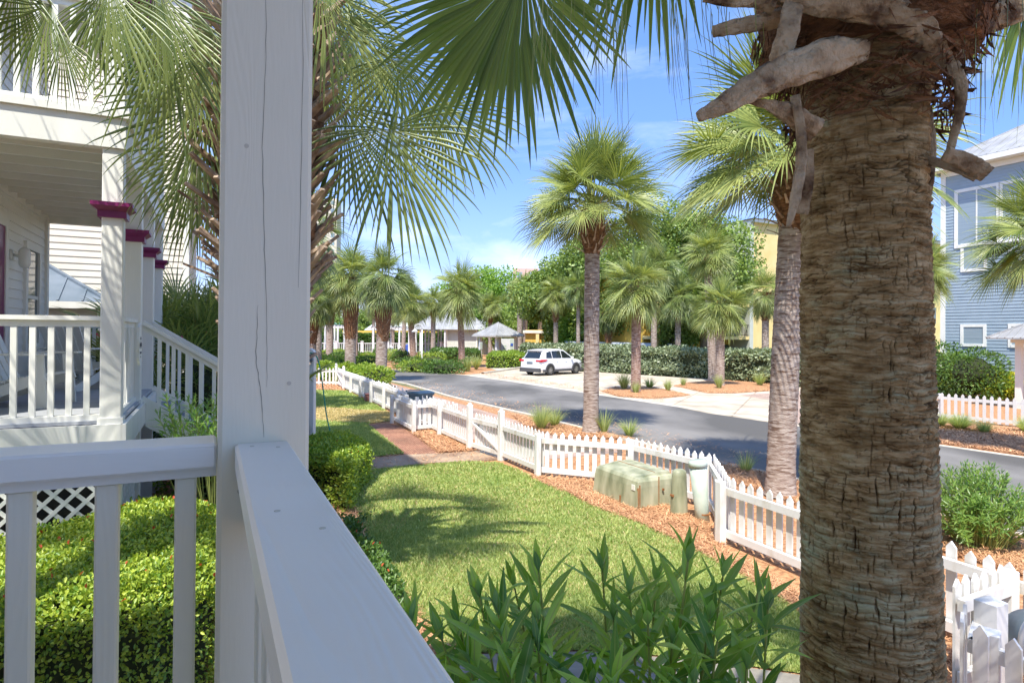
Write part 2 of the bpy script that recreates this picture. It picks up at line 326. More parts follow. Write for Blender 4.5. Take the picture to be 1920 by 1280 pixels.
# far-side ground: mulch verge, drive, parking
farside=farK[::-1][:-1]
sheet('far_verge',[(24,-10),farK[10],farK[9],(13.5,16.5),(25,16),(60,10),(60,-10)],.003,M['mulch'])
sheet('far_mulch_bed',[farK[9],G(1500,800),(16,36),(30,40),(60,30),(60,10),(25,16),(14,16.5)],.0025,M['mulch'])
sheet('far_planting_bed',[(-60,56),(-24,52),(-14,49),farK[3],farK[4],farK[5],G(905,699),G(982,686),(6,50),(6,84),(-60,84)],.0035,M['mulch'])
# parking of tan pavers with joints
mp_=mat('tan_paver',(.46,.39,.29),(.60,.52,.41),1.2,.85,.3,40,.003,detail=8)
def addbrick(m,c1,c2,cm,sc,w=.5,h=.25,rot=0,mort=.02,offs=.5):
    t=m.node_tree;n=t.nodes;L=t.links;b=n['Principled BSDF']; tcn=n.new('ShaderNodeTexCoord'); mpn=n.new('ShaderNodeMapping'); mpn.inputs['Rotation'].default_value=(0,0,rot); L.new(tcn.outputs['Object'],mpn.inputs[0])
    br=n.new('ShaderNodeTexBrick'); br.inputs['Color1'].default_value=(*c1,1); br.inputs['Color2'].default_value=(*c2,1); br.inputs['Mortar'].default_value=(*cm,1); br.inputs['Scale'].default_value=sc; br.inputs['Brick Width'].default_value=w; br.inputs['Row Height'].default_value=h; br.inputs['Mortar Size'].default_value=mort; br.offset=offs
    L.new(mpn.outputs[0],br.inputs[0]); nz=n.new('ShaderNodeTexNoise'); nz.inputs['Scale'].default_value=1.4; nz.inputs['Detail'].default_value=9; L.new(tcn.outputs['Object'],nz.inputs[0])
    mv=n.new('ShaderNodeMapRange'); mv.inputs['From Min'].default_value=.3; mv.inputs['From Max'].default_value=.7; mv.inputs['To Min'].default_value=.7; mv.inputs['To Max'].default_value=1.2; L.new(nz.outputs[0],mv.inputs[0])
    mm=n.new('ShaderNodeMixRGB'); mm.blend_type='MULTIPLY'; mm.inputs[0].default_value=1; L.new(br.outputs[0],mm.inputs[1]); L.new(mv.outputs[0],mm.inputs[2]); L.new(mm.outputs[0],b.inputs['Base Color'])
    bp=n.new('ShaderNodeBump'); bp.inputs['Distance'].default_value=.006; bp.inputs['Strength'].default_value=.7; bp.invert=True; L.new(br.outputs[1],bp.inputs['Height']); L.new(bp.outputs[0],b.inputs['Normal'])
addbrick(mp_,(.50,.42,.31),(.58,.50,.39),(.36,.29,.21),1,2.4,1.6,A,.03,0)
addbrick(M['brick'],(.30,.13,.08),(.40,.20,.12),(.17,.10,.06),5,.5,.25,A+.78)
addbrick(M['pink'],(.42,.29,.23),(.50,.37,.29),(.28,.2,.16),4,.5,.25,A)
park=[farK[5],farK[6],farK[7],farK[8],G(1330,775),G(1500,800),G(1500,740),(17,36),(14.5,34.6),(12.2,38),(6.6,45),(4,49),G(985,688),G(935,696),G(905,699.5)]
sheet('parking_area',park,.008,mp_)
ribbon('far_kerb',farK,.18,-.03,.012,M['kerb'],.03)
ribbon('parking_kerb',[G(905,701),G(935,697),G(985,689),G(1010,687)],.2,-.03,.12,M['kerb'])
sheet('far_path',[G(905,687),G(985,684),G(985,688),G(935,695)],.0115,M['concrete'])
sheet('pool_path',[farK[4],G(745,693.5),G(790,678),G(830,668),G(835,670),G(800,680)],.011,M['concrete'])
sheet('driveway_pavers',gp((1385,741),(1500,733),(1530,760),(1500,800),(1460,752)),.012,M['pink'])
# raised mulch islands
def mound(name,poly,h,m,n=34,z0=.0):
    c=np.mean(np.array(poly),0); V=[];Fc=[]; k=len(poly); pts=[]
    for i in range(k):
        a=np.array(poly[i]);b=np.array(poly[(i+1)%k])
        for t in np.linspace(0,1,5)[:-1]: pts.append(a*(1-t)+b*t)
    m_=len(pts); rings=9
    for r in range(rings):
        f=1-r/rings
        for p in pts:
            q=c+(p-c)*f; z=z0+h*(1-f**2.2)+(.03*R.random() if r else 0); V.append((q[0],q[1],z))
    V.append((c[0],c[1],z0+h))
    for r in range(rings-1):
        for i in range(m_): Fc.append((r*m_+i,r*m_+(i+1)%m_,(r+1)*m_+(i+1)%m_,(r+1)*m_+i))
    for i in range(m_): Fc.append(((rings-1)*m_+i,(rings-1)*m_+(i+1)%m_,len(V)-1))
    o=mk(name,V,Fc,m,smooth=True); o['kind']='structure'; return o
def c4(*pp): return [G(1040+x/4,500+y/4) for x,y in pp]
mound('mulch_island',c4((345,935),(450,905),(700,900),(870,930),(1020,965),(850,985),(700,990),(480,975)),.10,M['mulch'],z0=.009)
mound('mulch_island',c4((890,895),(1000,870),(1200,855),(1450,862),(1640,885),(1650,930),(1350,950),(1150,950)),.12,M['mulch'],z0=.009)
# near side: paver pavement, walkways, brick path
sheet('pavement',[loc2w((-.19,13.16),x,y) for x,y in ((1.0,-.4),(2.9,-.4),(2.95,21.5),(.35,21.5),(.35,2.6))],.006,M['pink'])
walkP=gp((889,846),(944,862),(800,868.5),(700,880),(636,889),(560,898),(560,880),(640,866),(757,853),(823,850))
sheet('walkway',walkP,.010,M['walk'])
sheet('gate_step',[G(889,846),G(944,862),loc2w(G(944,862),2.4,0),loc2w(G(889,846),2.4,0)],.011,M['concrete'])
brickP=gp((687,796),(738,794),(772,812),(823,850),(757,853))
sheet('brick_path',brickP,.009,M['brick'])
pathP=gp((760,1262),(830,1229),(1100,1222),(1300,1238),(1560,1275),(1560,1420),(700,1420))
sheet('front_path',pathP,.010,M['path'])
lawnA=gp((640,891),(700,882),(760,876),(870,867),(935,869),(975,884),(1015,907),(1060,925),(1110,951),(1200,984),(1300,1032),(1400,1086),(1470,1130),(1560,1190),(1800,1400),(1560,1272),(1300,1236),(1100,1220),(830,1227),(800,1180),(745,1110),(690,1030),(672,970),(660,925))
lawnB=gp((560,731),(650,733),(700,757),(737,777),(736,789),(687,795),(757,851),(640,863),(598,872),(585,860),(585,800),(560,790))
sheet('lawn',lawnA,.014,M['soil']); sheet('lawn',lawnB,.014,M['soil'])
sheet('dry_lawn_patch',gp((586,762),(640,757),(700,768),(734,778),(734,789),(688,794),(650,790),(600,786),(586,784)),.018,M['drysoil'])
def scatter(poly,n,y0=3.0,pw=2.0):
    P_=np.array(poly); lo=P_.min(0); hi=P_.max(0); out=[]; tot=0
    while tot<n:
        k=n*3; c=np.stack([rng.uniform(lo[0],hi[0],k),rng.uniform(lo[1],hi[1],k)],1)
        d=np.hypot(c[:,0],c[:,1]); keep=(rng.random(k)<np.minimum(1,(y0/d)**pw))&inpoly(c,poly); out.append(c[keep]); tot+=keep.sum()
    return np.concatenate(out)[:n]
def grass(name,poly,n,h,m,z,y0=4.5,wf=1.0,filt=None):
    c=scatter(poly,n,y0); 
    if filt is not None: c=c[filt(c)]
    n=len(c); d=np.hypot(c[:,0],c[:,1]); th=rng.uniform(0,2*np.pi,n); wd=(.0035+.0011*d)*wf*rng.uniform(.7,1.3,n); hh=h*rng.uniform(.5,1.2,n)
    s=np.stack([np.cos(th),np.sin(th),0*th],1)*wd[:,None]; b=np.stack([c[:,0],c[:,1],np.full(n,z)],1)
    ln=rng.normal(size=(n,2))*.55; t=b+np.stack([ln[:,0]*hh,ln[:,1]*hh,hh],1)
    V=np.stack([b-s,b+s,t],1).reshape(-1,3); Fc=np.arange(n*3).reshape(-1,3)
    o=mk(name,V,Fc,m); o['kind']='stuff'; o['label']={'B':'short dry yellowish turf strip by the brick path','L':'mown green lawn grass inside the white picket fence'}['B' if m is M['dryblade'] else 'L']; o['category']='grass'; return o
def dry(c):   # tan worn band across the far lawn
    a=np.array(G(588,775)); b=np.array(G(735,783)); d=b-a; t=((c-a)@d)/(d@d); q=a+np.clip(t,0,1)[:,None]*d; r=np.hypot(*(c-q).T)
    return r+1.2*(fbm(c[:,0]*1.3,c[:,1]*1.3)-.5) < 1.35
grass('lawn_grass',lawnA,190000,.05,M['blade'],.012)
grass('lawn_grass',lawnB,45000,.055,M['blade'],.012,15,filt=lambda c:~dry(c))
grass('dry_grass',lawnB,45000,.04,M['dryblade'],.012,15,filt=dry)
grass('dry_grass',lawnA,26000,.05,M['dryblade'],.013,filt=lambda c:fbm(c[:,0]*.9+3,c[:,1]*.9)>.40)
# pine straw
def straw(name,polys,n,y0=3.5,lab='loose rust brown pine straw covering the beds'):
    cs=[]
    for poly,k in polys: cs.append(scatter(poly,k,y0,1.7))
    c=np.concatenate(cs); cov=inpoly(c,lawnA)|inpoly(c,lawnB)|((len(polys)!=3)&(inpoly(c,walkP)|inpoly(c,brickP)|inpoly(c,pathP))); c=c[~cov]; n=len(c)
    d=np.hypot(c[:,0],c[:,1]); th=rng.uniform(0,2*np.pi,n); L=rng.uniform(.05,.15,n); wd=(.0008+.00038*d)
    dr=np.stack([np.cos(th),np.sin(th),rng.normal(size=n)*.18],1)*L[:,None]; s=np.stack([-np.sin(th),np.cos(th),0*th],1)*wd[:,None]
    b=np.stack([c[:,0],c[:,1],rng.uniform(.012,.04,n)+.03*fbm(c[:,0]*4,c[:,1]*4)],1); mid=b+dr*.5+np.stack([0*th,0*th,L*.12],1)
    V=np.stack([b-s,b+s,mid+s,mid-s,b+dr],1).reshape(-1,3); k5=np.arange(n)[:,None]*5
    Fc=np.concatenate([k5+np.array([[0,1,2]]),k5+np.array([[0,2,3]]),k5+np.array([[3,2,4]])],1).reshape(-1,3)
    o=mk(name,V,Fc,M['needle']); o['kind']='stuff'; o['label']=lab; return o
straw('pine_straw',[(gp((870,869),(1015,897),(1110,905),(1200,930),(1335,990),(1365,1040),(1560,1150),(1560,1200),(1300,1034),(1110,953),(1000,905)),26000),
 (gp((760,812),(830,800),(890,846),(823,851)),9000),(gp((560,850),(600,850),(690,1000),(860,1228),(760,1300),(560,1200)),26000),
 (gp((0,1100),(420,1000),(800,1280),(900,1500),(0,1500)),9000),
 (gp((1340,865),(1500,905),(1900,1005),(1980,1100),(1780,1040),(1500,950),(1370,905)),22000),(gp((590,700),(650,728),(740,780),(736,789),(640,738),(560,731)),7000),
 (gp((1500,1150),(1760,1100),(1920,1220),(2100,1500),(1700,1400)),12000),(gp((960,778),(1190,825),(1050,822),(985,800)),8000)],0)
straw('pine_straw',[(c4((345,935),(450,905),(700,900),(870,930),(1020,965),(850,985),(700,990),(480,975)),7000),(c4((890,895),(1000,870),(1200,855),(1450,862),(1640,885),(1650,930),(1350,950),(1150,950)),8000),
 (gp((1740,795),(1930,805),(1930,856),(1740,829)),9000)],0,20,'rust brown pine straw in the beds across the road')
straw('pine_straw',[([loc2w((-.19,13.16),x,y) for x,y in ((1.0,-2),(5.6,-2),(5.2,20),(1.0,20))],2600),(gp((880,700),(1094,733),(1250,757),(1245,748),(1094,726),(900,697)),1200),(walkP,500)],0,12,'loose pine needles blown onto the pavement and road edges')
# ------------------------------------------------------------------ palms
def fan(H,Ax,Up,L,n,ns,droop,spread=115,w0=1.0,tipdroop=1.0,jit=.1,r=rng,closed=.34,wide=False):
    if wide: closed=.52
    """one costapalmate blade -> V,F (numpy). folded segments joined near the hub, split and drooping outside"""
    Ax=unit(np.array(Ax,float)); Up=np.array(Up,float); B=unit(np.cross(Ax,Up)); Nn=np.cross(B,Ax)
    th=np.radians(np.linspace(-spread,spread,n))+r.normal(size=n)*.012
    dth=math.radians(2*spread/n)
    d=Ax[None]*np.cos(th)[:,None]+B[None]*np.sin(th)[:,None]
    d=unit(d+Nn[None]*(.25*np.abs(np.sin(th/1.3))[:,None])*.8)
    Ls=L*(1-.32*(np.abs(th)/np.radians(spread))**2)*(1+jit*r.normal(size=n))
    s=np.linspace(0,1,ns+1); pos=np.repeat(np.array(H,float)[None],n,0); dirv=d.copy(); rows=[]
    costa=Ax[None]*(.16*L*np.maximum(0,np.cos(th))[:,None])
    for k in range(ns+1):
        sd=unit(np.cross(dirv,Nn[None]+.0*dirv)); up=np.cross(sd,dirv)
        sc=s[k]
        wj=2*math.tan(dth/2)*sc*Ls
        wmax=2*math.tan(dth/2)*closed*Ls
        wd=np.where(sc<=closed,wj,wmax*(1-(sc-closed)/(1-closed))**.8)*w0+ .0006
        off=up*(wd*.55)[:,None]
        p=pos+(costa*min(1,sc*3) if sc>0 else 0)
        rows.append(np.stack([p-sd*(wd/2)[:,None],p+off*(.9),p+sd*(wd/2)[:,None]],1))
        if k<ns:
            g=droop*(s[k]**1.3)*(1+.35*r.normal(size=n))*tipdroop
            dirv=unit(dirv+np.stack([0*g,0*g,-np.abs(g)],1)/ns*3.2)
            pos=pos+dirv*(Ls/ns)[:,None]
    V=np.stack(rows,1).reshape(-1,3) # n,ns+1,3
    base=(np.arange(n)*(ns+1)*3)[:,None,None]; kk=(np.arange(ns)*3)[None,:,None]
    q=base+kk; Fc=np.concatenate([q+np.array([0,1,4,3])[None,None],q+np.array([1,2,5,4])[None,None]],2).reshape(-1,4)
    return V,Fc
def strip(pts,wd,thick=.4):
    """rounded-triangular petiole as 4-sided tube"""
    b=MB(); b.tube([Vector(p) for p in pts],list(wd),5,True,thick); 
    V=np.array([tuple(v) for v in b.v]); quads=[f for f in b.f if len(f)==4]; return V,np.array(quads)
def crown(seed,nfr=34,Rp=(.9,1.25),Lb=(.75,.95),n=30,ns=5,el=(80,-40),droop=.75,hub=.12,dead=0):
    r=np.random.default_rng(seed); VV=[];FF=[];MI=[];nb=0
    for i in range(nfr):
        f=i/(nfr-1); e=math.radians(el[0]+(el[1]-el[0])*f**.85+r.normal()*6); az_=i*2.39996+r.normal()*.15
        Rl=r.uniform(*Rp)*(1-.25*(1-f)); h=np.array([math.cos(az_),math.sin(az_),0]); d=h*math.cos(e)+np.array([0,0,math.sin(e)])
        p=h*hub*.6+np.array([0,0,hub*(1-2*f)]); pts=[p.copy()]; k=6
        for j in range(k):
            d=unit(d+np.array([0,0,-.10-.10*max(0,math.cos(e))])*(j/k*1.6)); p=p+d*Rl/k; pts.append(p.copy())
        V,Fq=strip(pts,np.linspace(.026,.011,k+1)); VV.append(V);FF.append(Fq+nb);MI.append(np.ones(len(Fq)));nb+=len(V)
        up=np.array([0,0,1.]); B=unit(np.cross(d,up)+1e-6); nn=np.cross(B,d); tw=r.normal()*.5
        nn=nn*math.cos(tw)+B*math.sin(tw)
        V,Fq=fan(p,d,nn,r.uniform(*Lb),n,ns,droop*(.7+.6*f)*r.uniform(.8,1.2),r=r); VV.append(V);FF.append(Fq+nb);MI.append(np.zeros(len(Fq)));nb+=len(V)
    for i in range(dead):
        a=r.uniform(0,6.28); h=np.array([math.cos(a),math.sin(a),0]); p=h*.2+np.array([0,0,-.15]); d=unit(h*.45+np.array([0,0,-1])); q=p+d*r.uniform(.3,.6); V,Fq=strip([p,(p+q)/2+h*.08,q],np.linspace(.02,.012,3)); VV.append(V);FF.append(Fq+nb);MI.append(np.full(len(Fq),2));nb+=len(V)
        V,Fq=fan(q,d,h,r.uniform(.5,.7),18,ns,1.0,60,r=r); VV.append(V);FF.append(Fq+nb);MI.append(np.full(len(Fq),2));nb+=len(V)
    return np.concatenate(VV),np.concatenate(FF),np.concatenate(MI)
def crown_mesh(name,seed,leafm,**k):
    V,Fq,MI=crown(seed,**k); o=mk(name,V,Fq,[leafm,M['petiole'],M['deadfrond']],mi=MI); me=o.data; bpy.data.objects.remove(o); return me
def boots_mesh(seed,n,z0,z1,r0,r1,ln=(.22,.34),wd=.05,tilt=(25,60)):
    """crossed old leaf bases around a trunk, local z"""
    r=random.Random(seed); b=MB()
    b.cur=1; b.tube([(0,0,z0-.02),(0,0,z0+.12*(z1-z0)),(0,0,(z0+z1)/2),(0,0,z1)],[r0*.95,r0*1.12,(r0+r1)/2*1.1,r1*.7],12); b.cur=0
    for i in range(n):
        f=i/n; z=z0+(z1-z0)*f+r.uniform(-.02,.02); a=i*2.39996+r.uniform(-.2,.2); t=math.radians(r.uniform(*tilt))*(1.15-.35*f); rr=(r0+(r1-r0)*f)*.92
        h=Vector((math.cos(a),math.sin(a),0)); s=Vector((-math.sin(a),math.cos(a),0)); L=r.uniform(*ln)
        d=h*math.sin(t)+Vector((0,0,1))*math.cos(t); tip=h*rr+Vector((0,0,z))+d*L; nrm=s.cross(d).normalized()
        w=wd*r.uniform(.7,1.1); th=w*.35; sw=w*r.uniform(1.6,2.4)
        base=h*rr*.85+Vector((0,0,z-.03)); mid=h*rr+Vector((0,0,z))+d*L*.5
        V=[]
        for c,ww,tt in ((base,sw,th*1.2),(mid,w*.75,th),(tip,w*.5,th*.8)):
            for sx,sy in ((-1,-1),(1,-1),(1,1),(-1,1)): V.append(c+s*sx*ww/2*1+nrm*sy*tt/2)
        Fc=[]
        for k in (0,4): 
            for j in range(4): Fc.append((k+j,k+(j+1)%4,k+4+(j+1)%4,k+4+j))
        Fc.append((8,9,10,11)); b.add(V,Fc)
    return b
def trunkmesh(name,h,r0,r1,parent,m,nz=None,nt=20,lean=(0,0),ring=.006,seed=0):
    nz=nz or max(20,int(h*26)); z=np.linspace(-.05,h,nz+1); t=np.linspace(0,2*np.pi,nt,endpoint=False); Z,TT=np.meshgrid(z,t,indexing='ij')
    base=r0+(r1-r0)*(Z/h)+.05*np.exp(-Z/.18); d=ring*(np.abs(np.sin(Z*np.pi/.075+1.5*vnoise(TT*1.5,Z*2,seed)))-.5)+ring*1.3*(vnoise(np.cos(TT)*4+9,Z*22+np.sin(TT)*4,seed)-.5)
    rr=base+d; f=(Z/h)**1.3; V=np.stack([rr*np.cos(TT)+lean[0]*f,rr*np.sin(TT)+lean[1]*f,Z],2).reshape(-1,3)
    i=np.arange(nz)[:,None]*nt; j=np.arange(nt)[None]; a=i+j; b_=i+(j+1)%nt; Fq=np.stack([a,b_,b_+nt,a+nt],2).reshape(-1,4)
    return mk(name,V,Fq,m,parent,True)
def trunkmat(name,c1,c2,cr_,top=.7):
    m=mat(name,c1,c2,5,.9,1,26,.02,(1,1,3.2),detail=8); t=m.node_tree;n=t.nodes;L=t.links;b=n['Principled BSDF']
    src=b.inputs['Base Color'].links[0].from_socket
    tcn=n.new('ShaderNodeTexCoord'); mpn=n.new('ShaderNodeMapping'); mpn.inputs['Scale'].default_value=(5,5,26); L.new(tcn.outputs['Object'],mpn.inputs[0])
    nz=n.new('ShaderNodeTexNoise'); nz.inputs['Scale'].default_value=1; nz.inputs['Detail'].default_value=4; L.new(mpn.outputs[0],nz.inputs[0])
    rp=n.new('ShaderNodeMapRange'); rp.inputs['From Min'].default_value=.36; rp.inputs['From Max'].default_value=.50; L.new(nz.outputs[0],rp.inputs[0])
    mm=n.new('ShaderNodeMixRGB'); mm.inputs[1].default_value=(*cr_,1); L.new(rp.outputs[0],mm.inputs[0]); L.new(src,mm.inputs[2]); L.new(mm.outputs[0],b.inputs['Base Color']); return m
M['trunk']=trunkmat('palm_trunk',(.27,.20,.16),(.50,.43,.37),(.16,.10,.07))
M['trunkr']=trunkmat('reddish_palm_trunk',(.28,.16,.11),(.48,.36,.30),(.16,.08,.05))
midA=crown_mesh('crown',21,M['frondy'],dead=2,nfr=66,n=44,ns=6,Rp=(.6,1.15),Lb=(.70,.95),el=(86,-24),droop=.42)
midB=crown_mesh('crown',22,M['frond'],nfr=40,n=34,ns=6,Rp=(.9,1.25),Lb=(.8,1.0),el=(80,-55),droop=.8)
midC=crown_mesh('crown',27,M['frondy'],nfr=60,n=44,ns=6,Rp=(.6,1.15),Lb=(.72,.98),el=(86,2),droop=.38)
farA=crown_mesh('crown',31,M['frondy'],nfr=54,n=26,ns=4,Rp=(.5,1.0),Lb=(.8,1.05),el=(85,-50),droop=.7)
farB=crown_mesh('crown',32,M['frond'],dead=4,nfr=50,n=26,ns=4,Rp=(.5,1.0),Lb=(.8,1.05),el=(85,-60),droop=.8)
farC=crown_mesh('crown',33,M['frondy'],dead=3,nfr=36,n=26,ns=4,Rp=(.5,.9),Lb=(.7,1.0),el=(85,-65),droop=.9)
def palm(px,by,cy,label,cm,sc=1,tw=.17,boot=(.9,.34),nboot=46,lean=0,base=None,grp=None,tm='trunk',bl=(.22,.34),rz=None,ht=None):
    """palm whose base stands at the ground point seen at (px,by); cy = pixel row of the crown's hub"""
    g=base or G(px,by); D=g[1]; H=ht or P(px,cy,D).z
    t=T('palm_tree',label,'palm tree',(g[0],g[1],0),0,grp); lx=lean
    bz=H-boot[0]; 
    trunkmesh('trunk',H-boot[0]*.4,tw*1.05,tw,t,M[tm],nt=16 if D>20 else 40,lean=(lx,0),seed=int(px),ring=.006 if D>20 else .009)
    b=boots_mesh(int(px),nboot,0,boot[0],tw*1.05,boot[1],bl); o=b.build('leaf_bases',[M['boot'],M['fibre']],t); o.location=(lx,0,bz)
    o=bpy.data.objects.new('crown',cm); COL.objects.link(o); o.parent=t; o.location=(lx,0,H); qz=R.uniform(.88,1.18); o.scale=(sc*R.uniform(.93,1.07),sc,sc*qz); o.rotation_euler=(R.uniform(-.12,.12),R.uniform(-.12,.12),rz if rz is not None else R.uniform(0,6.28))
    return t
g1='tall palms lining the near side of the road'; g2='palms across the road'; g3='palms along the distant bend'
palm(1108,812,392,'tall palm with full rounded crown standing alone mid-picture between fence and road',midC,1.2,.20,(1.25,.44),60,0,tm='trunk',bl=(.25,.42),grp=g1,rz=1)
palm(1463,930,300,'palm with grey banded trunk just left of the large foreground trunk',midC,1.38,.215,(1.25,.42),60,.22,bl=(.2,.34),grp=g1,rz=2.4)
palm(1940,905,425,'palm cut by the right picture edge in front of the blue house',midA,.95,.19,(1.25,.40),60,0,base=(11.9,13.6),ht=4.9,grp=g2,rz=.5)
palm(1192,738,540,'palm standing in the small mulch island beside the parking area',farA,1.05,.21,(.9,.40),50,grp=g2,tm='trunkr')
palm(1350,727,575,'front trunk of the pair of palms in the wide mulch island',farA,.95,.21,(1.0,.48),50,grp=g2)
palm(1336,716,478,'rear leaning palm of the pair in the wide mulch island, with taller crown',farA,1.1,.22,(.5,.3),26,-.35,grp=g2)
palm(1435,700,548,'palm growing out of the clipped hedge in front of the pale yellow wall',farC,1.0,.19,(1.7,.45),60,grp=g2,base=tuple(P(1435,640,36)[:2]))
palm(1271,700,560,'short palm behind the hedge between the pair and the small island palm',farB,1.1,.2,(1.5,.42),50,grp=g2,base=tuple(P(1271,640,43)[:2]))
palm(1140,690,592,'low palm with long column of old leaf bases behind the hedge',farB,.8,.18,(2.6,.42),60,grp=g2,base=tuple(P(1140,640,50)[:2]))
palm(1085,690,560,'pale thin palm behind the hedge just left of the tall lone palm',farB,1.0,.15,(1.6,.3),30,grp=g2,base=tuple(P(1084,640,49)[:2]),ht=6.4)
palm(1042,690,552,'palm behind the white car with shaggy ball of leaf bases',farA,1.0,.2,(2.4,.45),60,grp=g2,base=tuple(P(1042,640,52)[:2]))
palm(972,667,548,'left palm of the close pair right of the small pavilion',farA,1.0,.26,(.5,.36),26,grp=g3,base=tuple(P(974,640,66)[:2]))
palm(984,667,540,'right palm of the close pair right of the small pavilion',farA,1.15,.26,(.5,.36),26,grp=g3,base=tuple(P(984,640,67)[:2]))
palm(866,690,548,'palm with slim curved trunk standing in front of the pool house',farA,1.35,.24,(1.3,.5),50,-.2,grp=g3,tm='trunkr')
palm(920,667,575,'palm with fat head between pool house and pavilion',farA,1.1,.22,(1.9,.5),44,grp=g3,base=tuple(P(919,640,70)[:2]))
palm(812,668,568,'palm casting its shadow on the left end of the pool house roof',farA,1.2,.26,(1.6,.5),44,grp=g3,base=tuple(P(812,640,68)[:2]))
palm(775,682,570,'palm with dark slanting trunk just left of the street lamp',farA,1.2,.26,(1.6,.42),44,-.3,grp=g3,tm='trunkr')
palm(757,670,552,'slender palm second to the left of the street lamp',farA,1.25,.22,(.7,.34),26,.2,grp=g3,base=tuple(P(756,640,66)[:2]))
palm(714,716,522,'palm with very thick patterned leaf base column beside the road bend',farB,1.12,.30,(3.4,.58),130,.1,grp=g3,bl=(.25,.45))
palm(657,702,520,'tall palm behind the far gate with thick shaggy upper trunk',farA,1.25,.33,(4.0,.62),130,grp=g3,base=tuple(P(657,640,39)[:2]),bl=(.25,.45))
palm(665,662,520,'thin palm right behind the shaggy one near the far gate',farB,1.1,.2,(.6,.3),22,grp=g3,base=tuple(P(666,640,52)[:2]))
palm(618,676,556,'palm with broad head left of the shaggy one near the far gate',farA,1.2,.3,(2.6,.6),70,grp=g3,base=tuple(P(618,640,55)[:2]))
palm(593,692,532,'leaning palm at the right edge of the porch post in the distance',farA,1.15,.3,(3.1,.6),90,grp=g3,base=tuple(P(595,640,44)[:2]))
palm(575,680,560,'stout distant palm nearly hidden behind the porch post',farB,1.2,.3,(3.0,.6),70,grp=g3,base=tuple(P(584,640,40)[:2]))
palm(700,660,575,'small palm behind the pool fence right of the thick trunked palm',farC,1.1,.2,(1,.35),30,grp=g3,base=tuple(P(700,640,86)[:2]))
palm(735,660,585,'small palm behind the pergola left of the slender palm',farA,1.1,.2,(1,.35),30,grp=g3,base=tuple(P(737,640,84)[:2]))
palm(940,660,575,'far palm rising over the pavilion roof',farB,1.2,.24,(1,.35),30,grp=g3,base=tuple(P(945,640,80)[:2]))
palm(1010,660,560,'far palm between the car and the pair by the pavilion',farA,1.2,.24,(1,.35),30,grp=g3,base=tuple(P(1012,640,72)[:2]))
palm(1320,690,460,'tall pale crowned palm rising behind the pair in the mulch island',farA,1.3,.2,(.8,.35),30,grp=g2,base=tuple(P(1320,640,46)[:2]))
palm(1222,690,505,'green palm directly behind the small island palm',farB,1.2,.2,(.8,.35),30,grp=g2,base=tuple(P(1226,640,43)[:2]))
palm(1750,800,480,'palm half hidden behind the foreground trunk beside the blue house',midA,.85,.18,(.9,.38),40,grp=g2,base=tuple(P(1722,640,24)[:2]),ht=5.3)
palm(560,735,440,'large crowned palm behind the porch post in the middle distance',midB,1.1,.2,(1.3,.4),60,grp=g1,base=tuple(P(545,640,20.5)[:2]),rz=.3)
palm(640,735,20,'tall bright crowned palm rising out of the picture right of the porch post',midB,1.05,.2,(1.0,.4),50,grp=g1,base=tuple(P(560,640,13.5)[:2]),ht=9.9,rz=1.1)
